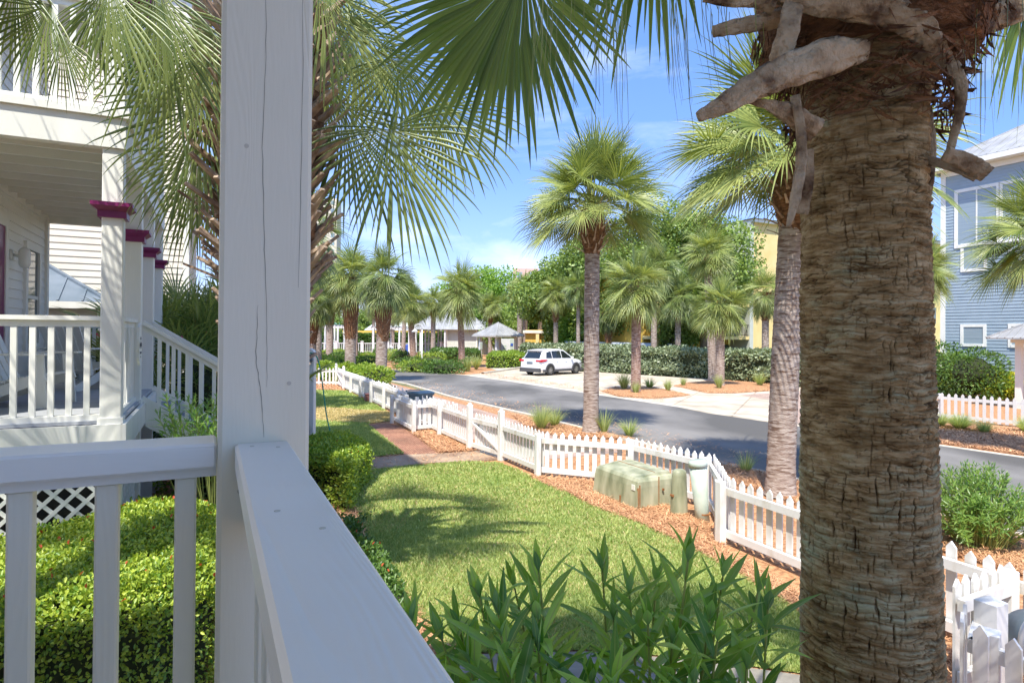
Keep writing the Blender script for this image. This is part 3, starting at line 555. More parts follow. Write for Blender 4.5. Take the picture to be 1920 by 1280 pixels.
# ------------------------------------------------------------------ foreground palm 1 (right)
PX,PY=1.045,1.80
t1=T('palm_tree','huge dark brown cracked palm trunk filling the right foreground, with patches of pale lichen','palm tree',(PX,PY,0))
def near_trunk():
    nt,z0,z1=520,1.45,3.62; zs=np.concatenate([np.linspace(-.05,z0,60)[:-1],np.linspace(z0,z1,1050)]); th=np.linspace(0,2*np.pi,nt,endpoint=False)
    Z,TH=np.meshgrid(zs,th,indexing='ij'); s=TH*.19
    rb=.187-(Z-1.6)*.013; rb=np.where(Z<1.6,.187+(1.6-Z)*.01,rb); rb=rb+.10*np.clip((Z-3.36)/.22,0,1)**1.6
    warp=.020*(fbm(s*5,Z*5,3,3)-.5)+.012*(vnoise(s*26,Z*18,9)-.5); zw=Z+warp
    rough=np.clip((Z-2.9)/.35,0,1)        # shaggier towards the top
    ridge=1-np.abs(2*fbm(s*9,zw*70,3,11)/.875-1)
    row=zw/.021; fr=row-np.floor(row); rowh=hashn(np.floor(row),np.floor(s/.055+hashn(np.floor(row),0*row,5)*3),2)
    step=(fr**1.4)*.0050*(.3+rowh)
    groove=-np.exp(-(np.minimum(fr,1-fr)/.10)**2)*.0045*(.3+vnoise(s*14,zw*9,4))
    h=step+groove+.0042*(ridge-.5)*(1+1.8*rough)+.006*(fbm(s*16,Z*30,4,8)-.5)*(1+1.4*rough)+.012*(fbm(s*4,Z*5,2,14)-.5)
    cr_=np.zeros_like(h)
    for lay,(cw,ch,wd,dp) in enumerate(((.036,.060,.0013,.010),(.060,.105,.0018,.014),(.017,.026,.0008,.006))):
        wig=.010*(fbm(s*3+lay*9,Z*26,3,21+lay)-.5)*2
        for off in (0,):
            sc=(s+wig)/cw; ci=np.floor(sc); fx=sc-ci; oz=hashn(ci,0*ci,31+lay); rz_=zw/ch+oz*5; ri=np.floor(rz_); fz=rz_-ri
            pos=.25+.5*hashn(ci,ri,41+lay); ex=hashn(ci,ri,51+lay)<(.62,.55,.75)[lay]; ln=.35+.6*hashn(ci,ri,61+lay)
            prof=np.clip(1-np.abs(fz-.5)/(ln/2),0,1)**.5; a=np.exp(-((fx-pos)*cw/(wd*(.6+.8*prof)))**2)*prof*ex
            cr_=np.maximum(cr_,a*dp*(1-.55*rough))
    fz_=fbm(s*7+3,zw*34,4,71)/.94; fis=np.exp(-((fz_-.5)/.018)**2)*np.clip((fbm(s*5,Z*9,3,77)-.30)*5,0,1)
    fz2=fbm(s*11+3,zw*58,3,81)/.875; fis=np.maximum(fis,.8*np.exp(-((fz2-.47)/.016)**2)*np.clip((fbm(s*6,Z*8,2,79)-.25)*5,0,1))
    cr_=cr_*np.clip((fbm(s*3.2,Z*3.5,3,91)-.26)*6,.1,1.0)*(.35+.9*vnoise(s*60,Z*70,93))*.8; cr_=np.maximum(cr_,fis*.0062)
    h=h-cr_
    rr=rb+h; cx=.012*np.sin(Z*1.3); V=np.stack([rr*np.cos(TH)+cx-.004*(Z-1.6),rr*np.sin(TH)*.95,Z],2).reshape(-1,3)
    nz=len(zs)-1; i=np.arange(nz)[:,None]*nt; j=np.arange(nt)[None]; a=i+j; b_=i+(j+1)%nt; Fq=np.stack([a,b_,b_+nt,a+nt],2).reshape(-1,4)
    m=bpy.data.materials.new('cracked_palm_bark'); m.use_nodes=True; t=m.node_tree;n=t.nodes;L=t.links;b=n['Principled BSDF']; b.inputs['Roughness'].default_value=.92; b.inputs['Specular IOR Level'].default_value=.2
    at=n.new('ShaderNodeAttribute'); at.attribute_name='crack'; at2=n.new('ShaderNodeAttribute'); at2.attribute_name='lift'
    tcn=n.new('ShaderNodeTexCoord'); mpn=n.new('ShaderNodeMapping'); mpn.inputs['Scale'].default_value=(9,9,34); L.new(tcn.outputs['Object'],mpn.inputs[0])
    nz_=n.new('ShaderNodeTexNoise'); nz_.inputs['Scale'].default_value=1.3; nz_.inputs['Detail'].default_value=9; nz_.inputs['Roughness'].default_value=.65; L.new(mpn.outputs[0],nz_.inputs[0])
    rp=n.new('ShaderNodeValToRGB'); e=rp.color_ramp.elements; e[0].position=.33; e[0].color=(.115,.066,.024,1); e[1].position=.68; e[1].color=(.52,.42,.25,1); x=e.new(.5); x.color=(.30,.21,.10,1); L.new(nz_.outputs[0],rp.inputs[0])
    n2=n.new('ShaderNodeTexNoise'); n2.inputs['Scale'].default_value=5.5; n2.inputs['Detail'].default_value=8; n2.inputs['Roughness'].default_value=.7; L.new(tcn.outputs['Object'],n2.inputs[0])
    sx=n.new('ShaderNodeSeparateXYZ'); L.new(tcn.outputs['Object'],sx.inputs[0])
    hm=n.new('ShaderNodeMapRange'); hm.inputs['From Min'].default_value=3.1; hm.inputs['From Max'].default_value=2.2; hm.inputs['To Min'].default_value=-.10; hm.inputs['To Max'].default_value=.03; L.new(sx.outputs[2],hm.inputs[0])
    ad=n.new('ShaderNodeMath'); ad.operation='ADD'; L.new(n2.outputs[0],ad.inputs[0]); L.new(hm.outputs[0],ad.inputs[1])
    lr=n.new('ShaderNodeMapRange'); lr.inputs['From Min'].default_value=.47; lr.inputs['From Max'].default_value=.575; lr.inputs['To Max'].default_value=.85; L.new(ad.outputs[0],lr.inputs[0])
    ml=n.new('ShaderNodeMath'); ml.operation='MULTIPLY'; L.new(lr.outputs[0],ml.inputs[0]); L.new(at2.outputs['Fac'],ml.inputs[1])
    m1=n.new('ShaderNodeMixRGB'); m1.inputs[2].default_value=(.48,.58,.40,1); L.new(ml.outputs[0],m1.inputs[0]); L.new(rp.outputs[0],m1.inputs[1])
    m2=n.new('ShaderNodeMixRGB'); m2.inputs[2].default_value=(.03,.016,.008,1); L.new(at.outputs['Fac'],m2.inputs[0]); L.new(m1.outputs[0],m2.inputs[1]); L.new(m2.outputs[0],b.inputs['Base Color'])
    bp=n.new('ShaderNodeBump'); bp.inputs['Strength'].default_value=.8; bp.inputs['Distance'].default_value=.004; nf=n.new('ShaderNodeTexNoise'); nf.inputs['Scale'].default_value=6; nf.inputs['Detail'].default_value=8; L.new(mpn.outputs[0],nf.inputs[0]); L.new(nf.outputs[0],bp.inputs['Height']); L.new(bp.outputs[0],b.inputs['Normal'])
    o=mk('trunk',V,Fq,m,t1,True); me=o.data
    c=me.attributes.new('crack','FLOAT','POINT'); c.data.foreach_set('value',np.clip(cr_/.009,0,1).astype(np.float32).ravel())
    lf=np.clip((h+.002)/.012,0,1); c=me.attributes.new('lift','FLOAT','POINT'); c.data.foreach_set('value',lf.astype(np.float32).ravel())
near_trunk()
# stubs of old leaf stalks (boots): flattened curved planks
def stub(path,flat=.42,end=False,n=40):
    sd_=int(path[0][0])
    pts=[];r=[]
    for k in range(len(path)-1):
        a,b=path[k],path[k+1]
        for t in np.linspace(0,1,13)[:-1]:
            pts.append(np.array(P(*a[:3]))*(1-t)+np.array(P(*b[:3]))*t); r.append((a[3]*(1-t)+b[3]*t)/1150*(a[2]*(1-t)+b[2]*t)/2)
    pts.append(np.array(P(*path[-1][:3]))); r.append(path[-1][3]/1150*path[-1][2]/2)
    q=np.array(pts)
    for _ in range(12): q[1:-1]=(q[:-2]+2*q[1:-1]+q[2:])/4
    r=[x*(1+.04*math.sin(i*.9)) for i,x in enumerate(r)]
    b=MB(); V=[];m=len(q)
    for i in range(m):
        d=Vector(q[min(i+1,m-1)]-q[max(i-1,0)]).normalized(); view=Vector((q[i][0],q[i][1],q[i][2]-EYE)).normalized(); s=d.cross(view).normalized(); up=s.cross(d)
        for j in range(n):
            a=2*math.pi*j/n; g_=float(fbm(np.array([a*5.+sd_]),np.array([i*.16]),4,sd_)[0]); g2=float(vnoise(np.array([a*9.+sd_]),np.array([i*.09]),sd_+3)); rr=r[i]*(1.10-.30*math.exp(-((g_-.47)/.035)**2)-.20*math.exp(-((g2-.5)/.06)**2)+.22*(g_-.5))*(abs(math.cos(a))**4+abs(math.sin(a))**4)**-.16; V.append(Vector(q[i])+s*math.cos(a)*rr+up*math.sin(a)*rr*flat)
    Fc=[(i*n+j,i*n+(j+1)%n,(i+1)*n+(j+1)%n,(i+1)*n+j) for i in range(m-1) for j in range(n)]
    Fc+=[tuple(range(n-1,-1,-1)),tuple(range((m-1)*n,m*n))]; b.add(V,Fc); return b
stubs=[ [(1625,95,1.60,34),(1560,104,1.56,62),(1480,130,1.52,58),(1400,170,1.50,44),(1345,203,1.49,30),(1308,220,1.49,18)],
 [(1430,-30,1.60,40),(1520,2,1.56,46),(1610,10,1.54,52),(1680,28,1.54,50),(1728,50,1.54,46),(1744,84,1.56,40),(1722,112,1.60,26)],
 [(1500,-30,1.66,30),(1487,10,1.57,33),(1478,60,1.55,36),(1462,112,1.56,36),(1452,140,1.6,20)],
 [(1480,30,1.66,36),(1420,44,1.63,28),(1370,52,1.62,24),(1337,60,1.62,19)],
 [(1455,6,1.60,40),(1420,-4,1.60,30),(1370,2,1.58,22),(1320,-6,1.58,18)],
 [(1730,105,1.66,70),(1790,62,1.66,66),(1850,32,1.68,50),(1930,14,1.68,38),(2000,10,1.7,34)],
 [(1750,92,1.8,40),(1820,66,1.84,28),(1880,40,1.86,24),(1940,20,1.9,20)],
 [(1755,100,1.62,16),(1785,122,1.61,24),(1803,160,1.61,20),(1800,215,1.62,16),(1786,262,1.63,13),(1778,298,1.64,14)],
 [(1772,288,1.63,24),(1805,300,1.63,30),(1832,315,1.63,32),(1850,327,1.63,28)],
 [(1715,300,1.72,12),(1760,304,1.68,16),(1800,318,1.65,15),(1830,335,1.64,12)],
 [(1530,245,1.64,40),(1480,212,1.60,34),(1440,196,1.57,18),(1405,190,1.56,9)],
 [(1490,180,1.58,16),(1502,240,1.57,16),(1503,300,1.57,18),(1492,370,1.57,18),(1478,425,1.58,8)],
 [(1500,400,1.74,26),(1515,340,1.70,20),(1520,280,1.69,10)],
 [(1738,200,1.74,14),(1742,270,1.73,22),(1741,340,1.75,18),(1738,380,1.78,6)] ]
for k,s in enumerate(stubs): stub(s).build('leaf_stub',M['wood'],t1,True,world=True)
# torn fibre skirt above the trunk
b=MB()
for i in range(1100):
    a=R.uniform(0,6.28); z=R.uniform(3.30,3.62); rr=.20+max(0,z-3.36)*.42+R.uniform(-.012,.02); L=R.uniform(.03,.11); w=R.uniform(.002,.009)
    h=Vector((math.cos(a),math.sin(a),0)); s=Vector((-math.sin(a),math.cos(a),0)); p=h*rr+Vector((0,0,z)); d=(s*R.uniform(-1,1)+Vector((0,0,-.3+R.uniform(-.5,.7)))+h*R.uniform(-.15,.12)).normalized()
    e=p+d*L; n_=h
    b.add([p-n_*w*.5,p+n_*w*.3+Vector((0,0,w)),e+h*R.uniform(0,.02),p+d*L*.5+h*w+Vector((0,0,-w))],[(0,1,2,3)])
b.build('torn_fibres',M['fibre'],t1)
b=MB(); b.tube([(0,0,3.5),(0,0,3.66),(0,0,3.9),(0,0,4.25)],[.27,.31,.34,.26],20); b.build('crown_base',M['fibre'],t1,True)
# its fronds, each a part
hub=Vector((0,0,4.15)); r9=np.random.default_rng(77)
def frond(parent,hubp,az_,el_,Rl,L,n,ns,dr,lm,name='frond',rr=r9,tw=0,sag=.16,sp=112):
    h=np.array([math.cos(az_),math.sin(az_),0]); d=h*math.cos(el_)+np.array([0,0,math.sin(el_)]); p=np.array(hubp)+h*.15; pts=[p.copy()]; k=9
    for j in range(k):
        d=unit(d+np.array([0,0,-sag])*(j/k*1.4)); p=p+d*Rl/k; pts.append(p.copy())
    V1,F1=strip(pts,np.linspace(.024,.010,k+1)); B=unit(np.cross(d,[0,0,1])+1e-6); nn=np.cross(B,d); nn=nn*math.cos(tw)+B*math.sin(tw)
    V2,F2=fan(p,d,nn,L,n,ns,dr,sp,r=rr)
    return mk(name,np.concatenate([V1,V2]),np.concatenate([F1,F2+len(V1)]),[lm,M['petiole']],parent,mi=np.concatenate([np.ones(len(F1)),np.zeros(len(F2))]))
def frond_at(parent,hub3d,px,py,D,ax,L,lm,n=54,ns=9,dr=.5,sp=105,tilt=0,rr=r9,away=0.0,name='frond',w0=1.0):
    """frond whose blade hub hangs at the given point; ax = picture direction of the midrib, away = lean from the viewer"""
    Hh=np.array(P(px,py,D)); o=np.array(parent.location); hb=np.array(hub3d)+o; d=unit(np.array([ax[0],away,-ax[1]])); Bv=unit(np.cross(d,[math.sin(tilt),-math.cos(tilt),.0])); nn=np.cross(Bv,d)
    mid=(Hh+hb)/2+np.array([0,0,.28*np.linalg.norm(Hh-hb)]); pts=[hb*(1-u)**2+mid*2*u*(1-u)+Hh*u*u for u in np.linspace(0,1,12)]
    V1,F1=strip(pts,np.linspace(.026,.011,12)); V2,F2=fan(Hh,d,nn,L,n,ns,dr,sp,r=rr,wide=True,w0=w0)
    V=np.concatenate([V1,V2])-o
    return mk(name,V,np.concatenate([F1,F2+len(V1)]),[lm,M['petiole']],parent,mi=np.concatenate([np.ones(len(F1)),np.zeros(len(F2))]))
hub=Vector((0,0,4.45))
for a,e,Rl,L,dr in ((175,58,1.2,.9,.5),(205,55,1.2,.9,.6),(140,60,1.2,.9,.5),(95,55,1.3,.9,.5),(60,52,1.3,.9,.6),(38,52,1.3,.9,.6),(10,38,1.2,.9,.7),(-20,45,1.2,.9,.7),(240,30,1.1,.9,.8),(275,35,1.1,.9,.8),(310,30,1.1,.9,.8),(165,65,1.2,.9,.6),(90,65,1.2,.9,.6),(20,65,1.2,.9,.6),(230,70,1.2,.9,.6)):
    frond(t1,hub,rad(a),rad(e),Rl,L,54,9,dr,M['frondn'],tw=r9.normal()*.25)
frond_at(t1,hub,985,-62,2.1,(-.40,1),.56,M['frondn'],n=60,dr=.30,sp=92,away=.15,w0=1.6)
frond_at(t1,hub,1240,-260,2.3,(-.2,1),.62,M['frondn'],n=40,dr=.5,sp=80,away=.5)
frond_at(t1,hub,1960,-150,2.1,(.1,1),.55,M['frondn'],n=50,dr=.6,sp=90,away=.3)
b=MB()
for i in range(150):   # hanging threads of split leaf tips
    px=R.choice([R.uniform(985,1330),R.uniform(1000,1450),R.uniform(1790,1925)]); y0=R.uniform(-60,40); L=R.uniform(60,270)*(1 if px<1400 else .95); D=R.uniform(1.5,2.5); dx=(px-1120)*.16 if px<1400 else R.uniform(-12,12)
    pts=[P(px+dx*t*t*.6+R.uniform(-2,2),y0+L*t,D) for t in (0,.25,.5,.75,1)]; b.tube(pts,[.0014,.0012,.001,.0007,.0003],3,False)
b.build('dry_fibre',M['petiole'],t1,world=True)['kind']='stuff'
# ------------------------------------------------------------------ palm 2 (behind the porch post)
b2=P(503,640,5.5); t2=T('palm_tree','palm with shaggy brown leaf bases rising right behind the near porch post','palm tree',(b2.x,5.5,0))
trunkmesh('trunk',5.2,.17,.16,t2,M['trunkr'],nt=48,ring=.012,lean=(.05,0))
for k,(z0,z1,n_,ra,rb,ln) in enumerate(((2.3,3.2,50,.22,.34,(.18,.34)),(3.1,4.3,150,.34,.42,(.24,.46)),(4.2,5.5,150,.42,.44,(.24,.44)))):
    boots_mesh(50+k,n_,z0,z1,ra,rb,ln,.085,(26,62)).build('leaf_bases',[M['boot'],M['fibre']],t2)
hub2=Vector((.05,0,5.5)); r8=np.random.default_rng(5)
for a,e,Rl,L,dr,tw in ((0,70,1.25,.95,.4,0),(190,70,1.3,.95,.5,0),(250,62,1.3,1.0,.5,-.2),
    (130,25,1.1,.95,.8,0),(90,20,1.1,.95,.8,0),(60,25,1.1,.95,.8,0),(110,60,1.2,.95,.6,0),(290,45,1.2,1.0,.7,0),(320,60,1.2,.9,.5,0)):
    frond(t2,hub2,rad(a),rad(e),Rl,L,50,8,dr,M['frond'],rr=r8,tw=tw)
for px,py,D,ax,L,lm,dr,sp,aw in ((730,243,5.3,(.22,1),1.05,'frond',.45,105,.1),(640,196,5.7,(.25,1),1.1,'frond',.5,80,.2),(820,195,5.9,(.55,.8),.85,'frond',.6,100,.3),(748,108,5.4,(.45,.9),.95,'frondy',.5,105,.4),(660,60,6.2,(.2,1),.95,'frondy',.6,110,.3),(600,-30,5.0,(.3,1),.9,'frondy',.6,100,.2),
    (388,196,5.2,(-.55,.9),1.0,'frond',.5,105,.1),(372,275,5.6,(-.25,1),.95,'frond',.6,80,.2),(330,100,5.9,(-.6,.7),1.0,'frondy',.6,105,.3),(400,60,5.0,(-.4,1),.95,'frondy',.6,95,.1),(305,10,4.6,(-.05,1),1.0,'frond',.5,85,.2),(395,330,5.9,(-.1,1),.8,'frondy',.6,80,.3)):
    frond_at(t2,hub2,px,py,D,ax,L,M[lm],n=42,dr=dr,sp=sp,away=aw,rr=r8,w0=.68)
# another palm standing left of the picture: its fronds hang in front of the upper porch
t3=T('palm_tree','palm fronds hanging into the top left corner in front of the neighbouring upper porch','palm tree',(-3.3,3.0,0))
trunkmesh('trunk',4.9,.17,.16,t3,M['trunk'],nt=30,ring=.01)
boots_mesh(61,60,4.0,5.0,.2,.35,(.2,.35),.07).build('leaf_bases',[M['boot'],M['fibre']],t3)
hub3=Vector((0,0,5.2))
for a in range(100,300,40): frond(t3,hub3,rad(a),rad(45+(a*7)%30),1.1,.95,44,8,.7,M['frond'],rr=r8)
for px,py,D,ax,L,dr,sp,aw in ((96,10,3.6,(-.75,1),.48,.35,75,.1),(112,62,3.8,(.1,1),.40,.5,60,.2),(205,-30,3.9,(.15,1),.62,.35,70,.1),(185,-20,4.1,(-.2,1),.55,.5,60,.3),(30,-50,3.6,(-.2,1),.5,.5,80,.2),(290,-30,4.4,(.1,1),.62,.5,80,.2)):
    frond_at(t3,hub3,px,py,D,ax,L,M['frond'],n=26,dr=dr,sp=sp,away=aw,rr=r8,w0=.70)
# ------------------------------------------------------------------ our porch (near house)
OH=(-.405,.997)
oh=T('porch_house','shaded grey-white painted porch with post and handrails in the immediate foreground','house',(*OH,0),A)
fz=EYE-1.09; ct=EYE-.168
h=.065
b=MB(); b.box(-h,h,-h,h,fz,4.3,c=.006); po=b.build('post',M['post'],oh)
def crackline(pts,w,nm='drying_crack'):
    b=MB(); V=[]; q=[]
    for i in range(len(pts)-1):
        for t in np.linspace(0,1,9)[:-1]: q.append((pts[i][0]*(1-t)+pts[i+1][0]*t+R.uniform(-.0007,.0007),pts[i][1]*(1-t)+pts[i+1][1]*t))
    m_=len(q)
    for i,(x,z) in enumerate(q): ww=w*math.sin(math.pi*(i+.3)/m_)**.4*R.uniform(.6,1.2); V+=[(x-ww/2,-h-.0004,z),(x+ww/2,-h-.0004,z)]
    b.add(V,[(2*i,2*i+1,2*i+3,2*i+2) for i in range(m_-1)]); b.build(nm,M['crack'],po)
crackline([(-.006,3.3),(-.004,3.12),(-.008,2.98),(-.004,2.84),(.001,2.72),(.002,2.60)],.0011)
crackline([(-.012,2.74),(-.014,2.66),(-.006,2.60),(-.001,2.53)],.0013)
crackline([(.047,3.3),(.050,3.1),(.048,2.9),(.046,2.75)],.0009)
for x,z in ((-.035,2.46),(.03,2.47),(-.03,2.98),(.034,2.62)):
    b=MB(); b.tube([(x,-h+.0005,z),(x,-h-.0006,z)],[.0034,.0034],10); b.build('nail_head',M['nail'],po)
b=MB(); b.box(-.042,.034,-3.2,-h-.001,ct-.038,ct,c=.004); hr=b.build('handrail',M['cap'],oh)
for x,y in ((-.02,-.10),(.014,-.12),(-.018,-.46),(.012,-.53)):
    b=MB(); b.tube([(x,y,ct-.001),(x,y,ct+.0005)],[.003,.003],10); b.build('nail_head',M['nail'],hr)
b=MB(); b.box(-.02,.02,-3.2,-h-.001,ct-.125,ct-.041); b.build('subrail',M['cap'],oh)
b=MB(); b.box(-2.1,-h-.001,-.052,.036,ct-.038,ct,c=.004); b.build('handrail',M['capx'],oh)
b=MB(); b.box(-2.1,-h-.001,-.030,.02,ct-.053,ct-.0385); b.build('subrail',M['capx'],oh)
b=MB(); b.box(-2.1,-h-.001,-.03,.03,fz+.09,fz+.13); b.build('bottom_rail',M['capx'],oh)
b=MB(); b.box(-.03,.03,-3.2,-h-.001,fz+.09,fz+.13); b.build('bottom_rail',M['cap'],oh)
for k in range(14):
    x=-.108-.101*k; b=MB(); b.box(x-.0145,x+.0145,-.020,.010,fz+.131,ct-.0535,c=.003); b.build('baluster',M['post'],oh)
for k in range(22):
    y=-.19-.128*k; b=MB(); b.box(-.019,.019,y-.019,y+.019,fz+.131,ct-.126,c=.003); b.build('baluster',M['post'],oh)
b=MB(); b.box(-2.2,.12,-9,.12,fz-.3,fz); b.build('porch_floor',M['deck'],oh)
b=MB(); b.box(-2.2,.12,-9,.12,4.3,4.62); b.build('upper_floor',M['white'],oh)
b=MB(); b.box(-h,h,-h,h,4.62,7.0); b.build('upper_post',M['post'],oh)
b=MB()
for y in (-3.3,-6.6): b.box(-h,h,y-h,y+h,fz,7.0)
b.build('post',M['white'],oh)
b=MB(); b.box(-9,-2.2,-9,.1,0,7.0); b.build('house_wall',M['siding'],oh)
b=MB(); b.prism([(-9.5,-9.5),(.62,-9.5),(.62,.62),(-9.5,.62)],7.0,7.2); b.add([(-9.5,-9.5,7.2),(.62,-9.5,7.2),(.62,.62,7.2),(-9.5,.62,7.2),(-4.4,-4.4,8.9)],[(0,1,4),(1,2,4),(2,3,4),(3,0,4)]); b.build('roof',M['metal'],oh)
b=MB(); b.box(-.02,.02,-9,.0,0,fz-.3); b.box(-2.2,0,-.02,.02,0,fz-.3); b.build('foundation',M['white'],oh)
# ------------------------------------------------------------------ generic house pieces
def siding(x0,x1,z0,z1,pitch=.13,t=.016):
    """lap boards in the local x-z plane facing -y"""
    b=MB(); n=max(1,round((z1-z0)/pitch)); dz=(z1-z0)/n; V=[(x0,-.001,z0),(x1,-.001,z0)]; 
    for k in range(n):
        z=z0+k*dz; V+=[(x0,-t,z),(x1,-t,z),(x0,-.002,z+dz),(x1,-.002,z+dz)]
    for k in range(len(V)//2-1): b.f.append((2*k,2*k+1,2*k+3,2*k+2))
    b.v=[Vector(v) for v in V]; b.mi=[0]*len(b.f); return b
def place(b,mx): b.v=[mx@v for v in b.v]; return b
def face(ox,oy,ang): return Matrix.Translation((ox,oy,0))@Matrix.Rotation(ang,4,'Z')
def window(parent,mx,x0,x1,z0,z1,fm,gm,tr=.11,mull=None,name='window'):
    b=MB(); d=-.05
    b.box(x0-tr,x0,d,0,z0-tr,z1+tr,mx); b.box(x1,x1+tr,d,0,z0-tr,z1+tr,mx); b.box(x0,x1,d,0,z1,z1+tr,mx); b.box(x0,x1,d-.02,0,z0-tr,z0,mx)
    if mull: 
        for kx in mull: b.box(kx-.03,kx+.03,d+.01,0,z0,z1,mx)
    if mull is None: b.box(x0,x1,d+.015,0,(z0+z1)/2-.025,(z0+z1)/2+.025,mx)
    f=b.build(name,fm,parent); g=MB(); g.box(x0,x1,-.022,-.018,z0,z1,mx); g.build('pane',gm,f); return f
def seamroof(parent,corners,apex,m,name='roof',pitch=.4,th=.05,rib=.025):
    """hip roof: corners (4, ccw), apex list of 1 or 2 ridge points, with standing seams"""
    b=MB(); c=[Vector(v) for v in corners]; a=[Vector(v) for v in apex]
    if len(a)==1: faces=[(c[0],c[1],a[0],a[0]),(c[1],c[2],a[0],a[0]),(c[2],c[3],a[0],a[0]),(c[3],c[0],a[0],a[0])]
    else: faces=[(c[0],c[1],a[1],a[0]),(c[1],c[2],a[1],a[1]),(c[2],c[3],a[0],a[1]),(c[3],c[0],a[0],a[0])]
    dn=Vector((0,0,-th)); 
    for p,q,r_,s in faces:
        b.add([p,q,r_] if (r_-s).length<1e-5 else [p,q,r_,s],[(0,1,2)] if (r_-s).length<1e-5 else [(0,1,2,3)])
        b.add([p,q,q+dn,p+dn],[(3,2,1,0)])
        e=(q-p); L=e.length; e.normalize(); n=e.cross(s-p).normalized(); up=n.cross(e)
        if up.z<0: up=-up
        if n.z<0: n=-n
        ts=(s-p).dot(e); tr_=(r_-p).dot(e); hh=(s-p).dot(up); k=pitch/2
        while k<L:
            if k<ts: t=hh*k/max(ts,1e-4)
            elif k>tr_: t=hh*(L-k)/max(L-tr_,1e-4)
            else: t=hh
            if t>.1: b.beam(p+e*k+n*rib*.5,p+e*k+up*t+n*rib*.5,.035,rib,n)
            k+=pitch
    b.add([c[0]+dn,c[1]+dn,c[2]+dn,c[3]+dn],[(3,2,1,0)])
    for i in range(4): b.beam(c[i]+Vector((0,0,.01)),a[0 if (len(a)==1 or i in (0,3)) else 1]+Vector((0,0,.02)),.10,.05)
    if len(a)==2: b.beam(a[0],a[1],.12,.07)
    return b.build(name,m,parent)
# ------------------------------------------------------------------ neighbouring house
NH=(-3.745,5.75); nf=1.87; SPC=1.69; WX=-1.52
nh=T('neighbour_house','white sided house with burgundy topped porch posts at the left','house',(*NH,0),A)
LEN=3*SPC
for k in range(4):
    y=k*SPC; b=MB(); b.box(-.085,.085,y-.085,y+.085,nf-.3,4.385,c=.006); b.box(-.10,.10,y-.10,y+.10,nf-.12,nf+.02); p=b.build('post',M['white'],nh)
    b=MB()
    for zc in (3.74,):
        b.box(-.115,.115,y-.115,y+.115,zc,zc+.10); b.v+=[]; b.box(-.165,.165,y-.165,y+.165,zc+.10,zc+.135)
        b.add([(-.115,y-.115,zc+.06),(.115,y-.115,zc+.06),(.115,y+.115,zc+.06),(-.115,y+.115,zc+.06),(-.16,y-.16,zc+.1),(.16,y-.16,zc+.1),(.16,y+.16,zc+.1),(-.16,y+.16,zc+.1)],[(0,1,5,4),(1,2,6,5),(2,3,7,6),(3,0,4,7)])
    b.build('capital',M['burg'],p)
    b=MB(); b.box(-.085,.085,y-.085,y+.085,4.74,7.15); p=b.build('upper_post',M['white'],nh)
    b=MB(); b.box(-.115,.115,y-.115,y+.115,6.45,6.55); b.box(-.165,.165,y-.165,y+.165,6.55,6.585); b.build('capital',M['burg'],p)
def railing(parent,p,q,z0,z1,pitch=.135,bal=.045,name='railing',m='white'):
    """railing between p and q (local xy); returns mesh: cap, bottom rail and balusters"""
    p=Vector((*p,0));q=Vector((*q,0)); d=q-p; L=d.length; d.normalize(); ang=math.atan2(d.y,d.x); mx=Matrix.Translation(p)@Matrix.Rotation(ang,4,'Z'); b=MB()
    b.box(0,L,-.055,.055,z1-.04,z1,mx); b.box(0,L,-.022,.022,z1-.10,z1-.041,mx); b.box(0,L,-.045,.045,z0,z0+.07,mx)
    n=int(L/pitch); off=(L-(n-1)*pitch)/2
    for i in range(n): x=off+i*pitch; b.box(x-bal/2,x+bal/2,-bal/2,bal/2,z0+.071,z1-.101,mx)
    return b.build(name,M[m],parent)
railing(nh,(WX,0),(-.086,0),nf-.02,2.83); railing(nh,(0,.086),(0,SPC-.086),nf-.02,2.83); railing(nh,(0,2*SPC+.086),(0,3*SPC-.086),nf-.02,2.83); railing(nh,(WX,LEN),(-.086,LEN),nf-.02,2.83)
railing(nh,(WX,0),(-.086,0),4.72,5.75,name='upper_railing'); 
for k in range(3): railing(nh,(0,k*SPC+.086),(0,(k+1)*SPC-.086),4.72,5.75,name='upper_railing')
# floor and fascia, beams, joists, upper floor
b=MB()
for i in range(11): y0=-.08+i*(LEN+.16)/11; 
n=40
for i in range(n): y0=-.08+i*(LEN+.16)/n; b.box(WX,.08,y0,y0+(LEN+.16)/n-.008,nf-.03,nf)
b.build('porch_floor',M['deck'],nh)
b=MB(); b.box(WX,.10,-.13,-.086,nf-.28,nf-.035); b.box(.088,.13,-.13,LEN+.12,nf-.28,nf-.035); b.box(WX,.10,LEN+.088,LEN+.13,nf-.28,nf-.035); b.build('floor_fascia',M['white'],nh)
b=MB(); b.box(WX,.10,-.11,.0,4.385,4.66); b.box(.0,.10,.001,LEN+.1,4.385,4.66); b.box(WX,.0,LEN-.02,LEN+.1,4.385,4.66); b.box(WX-.02,.13,-.14,LEN+.13,4.661,4.73); b.build('beam',M['white'],nh)
b=MB(); k=.42
while k<LEN-.1: b.box(WX,-.001,k-.02,k+.02,4.44,4.60); k+=.42
b.build('ceiling_joists',M['siding'],nh)
b=MB(); b.box(WX,-.001,.001,LEN-.021,4.602,4.64); b.build('porch_ceiling',M['siding'],nh)
b=MB(); b.box(WX-.02,.13,-.14,LEN+.13,7.15,7.45); b.build('upper_beam',M['white'],nh)
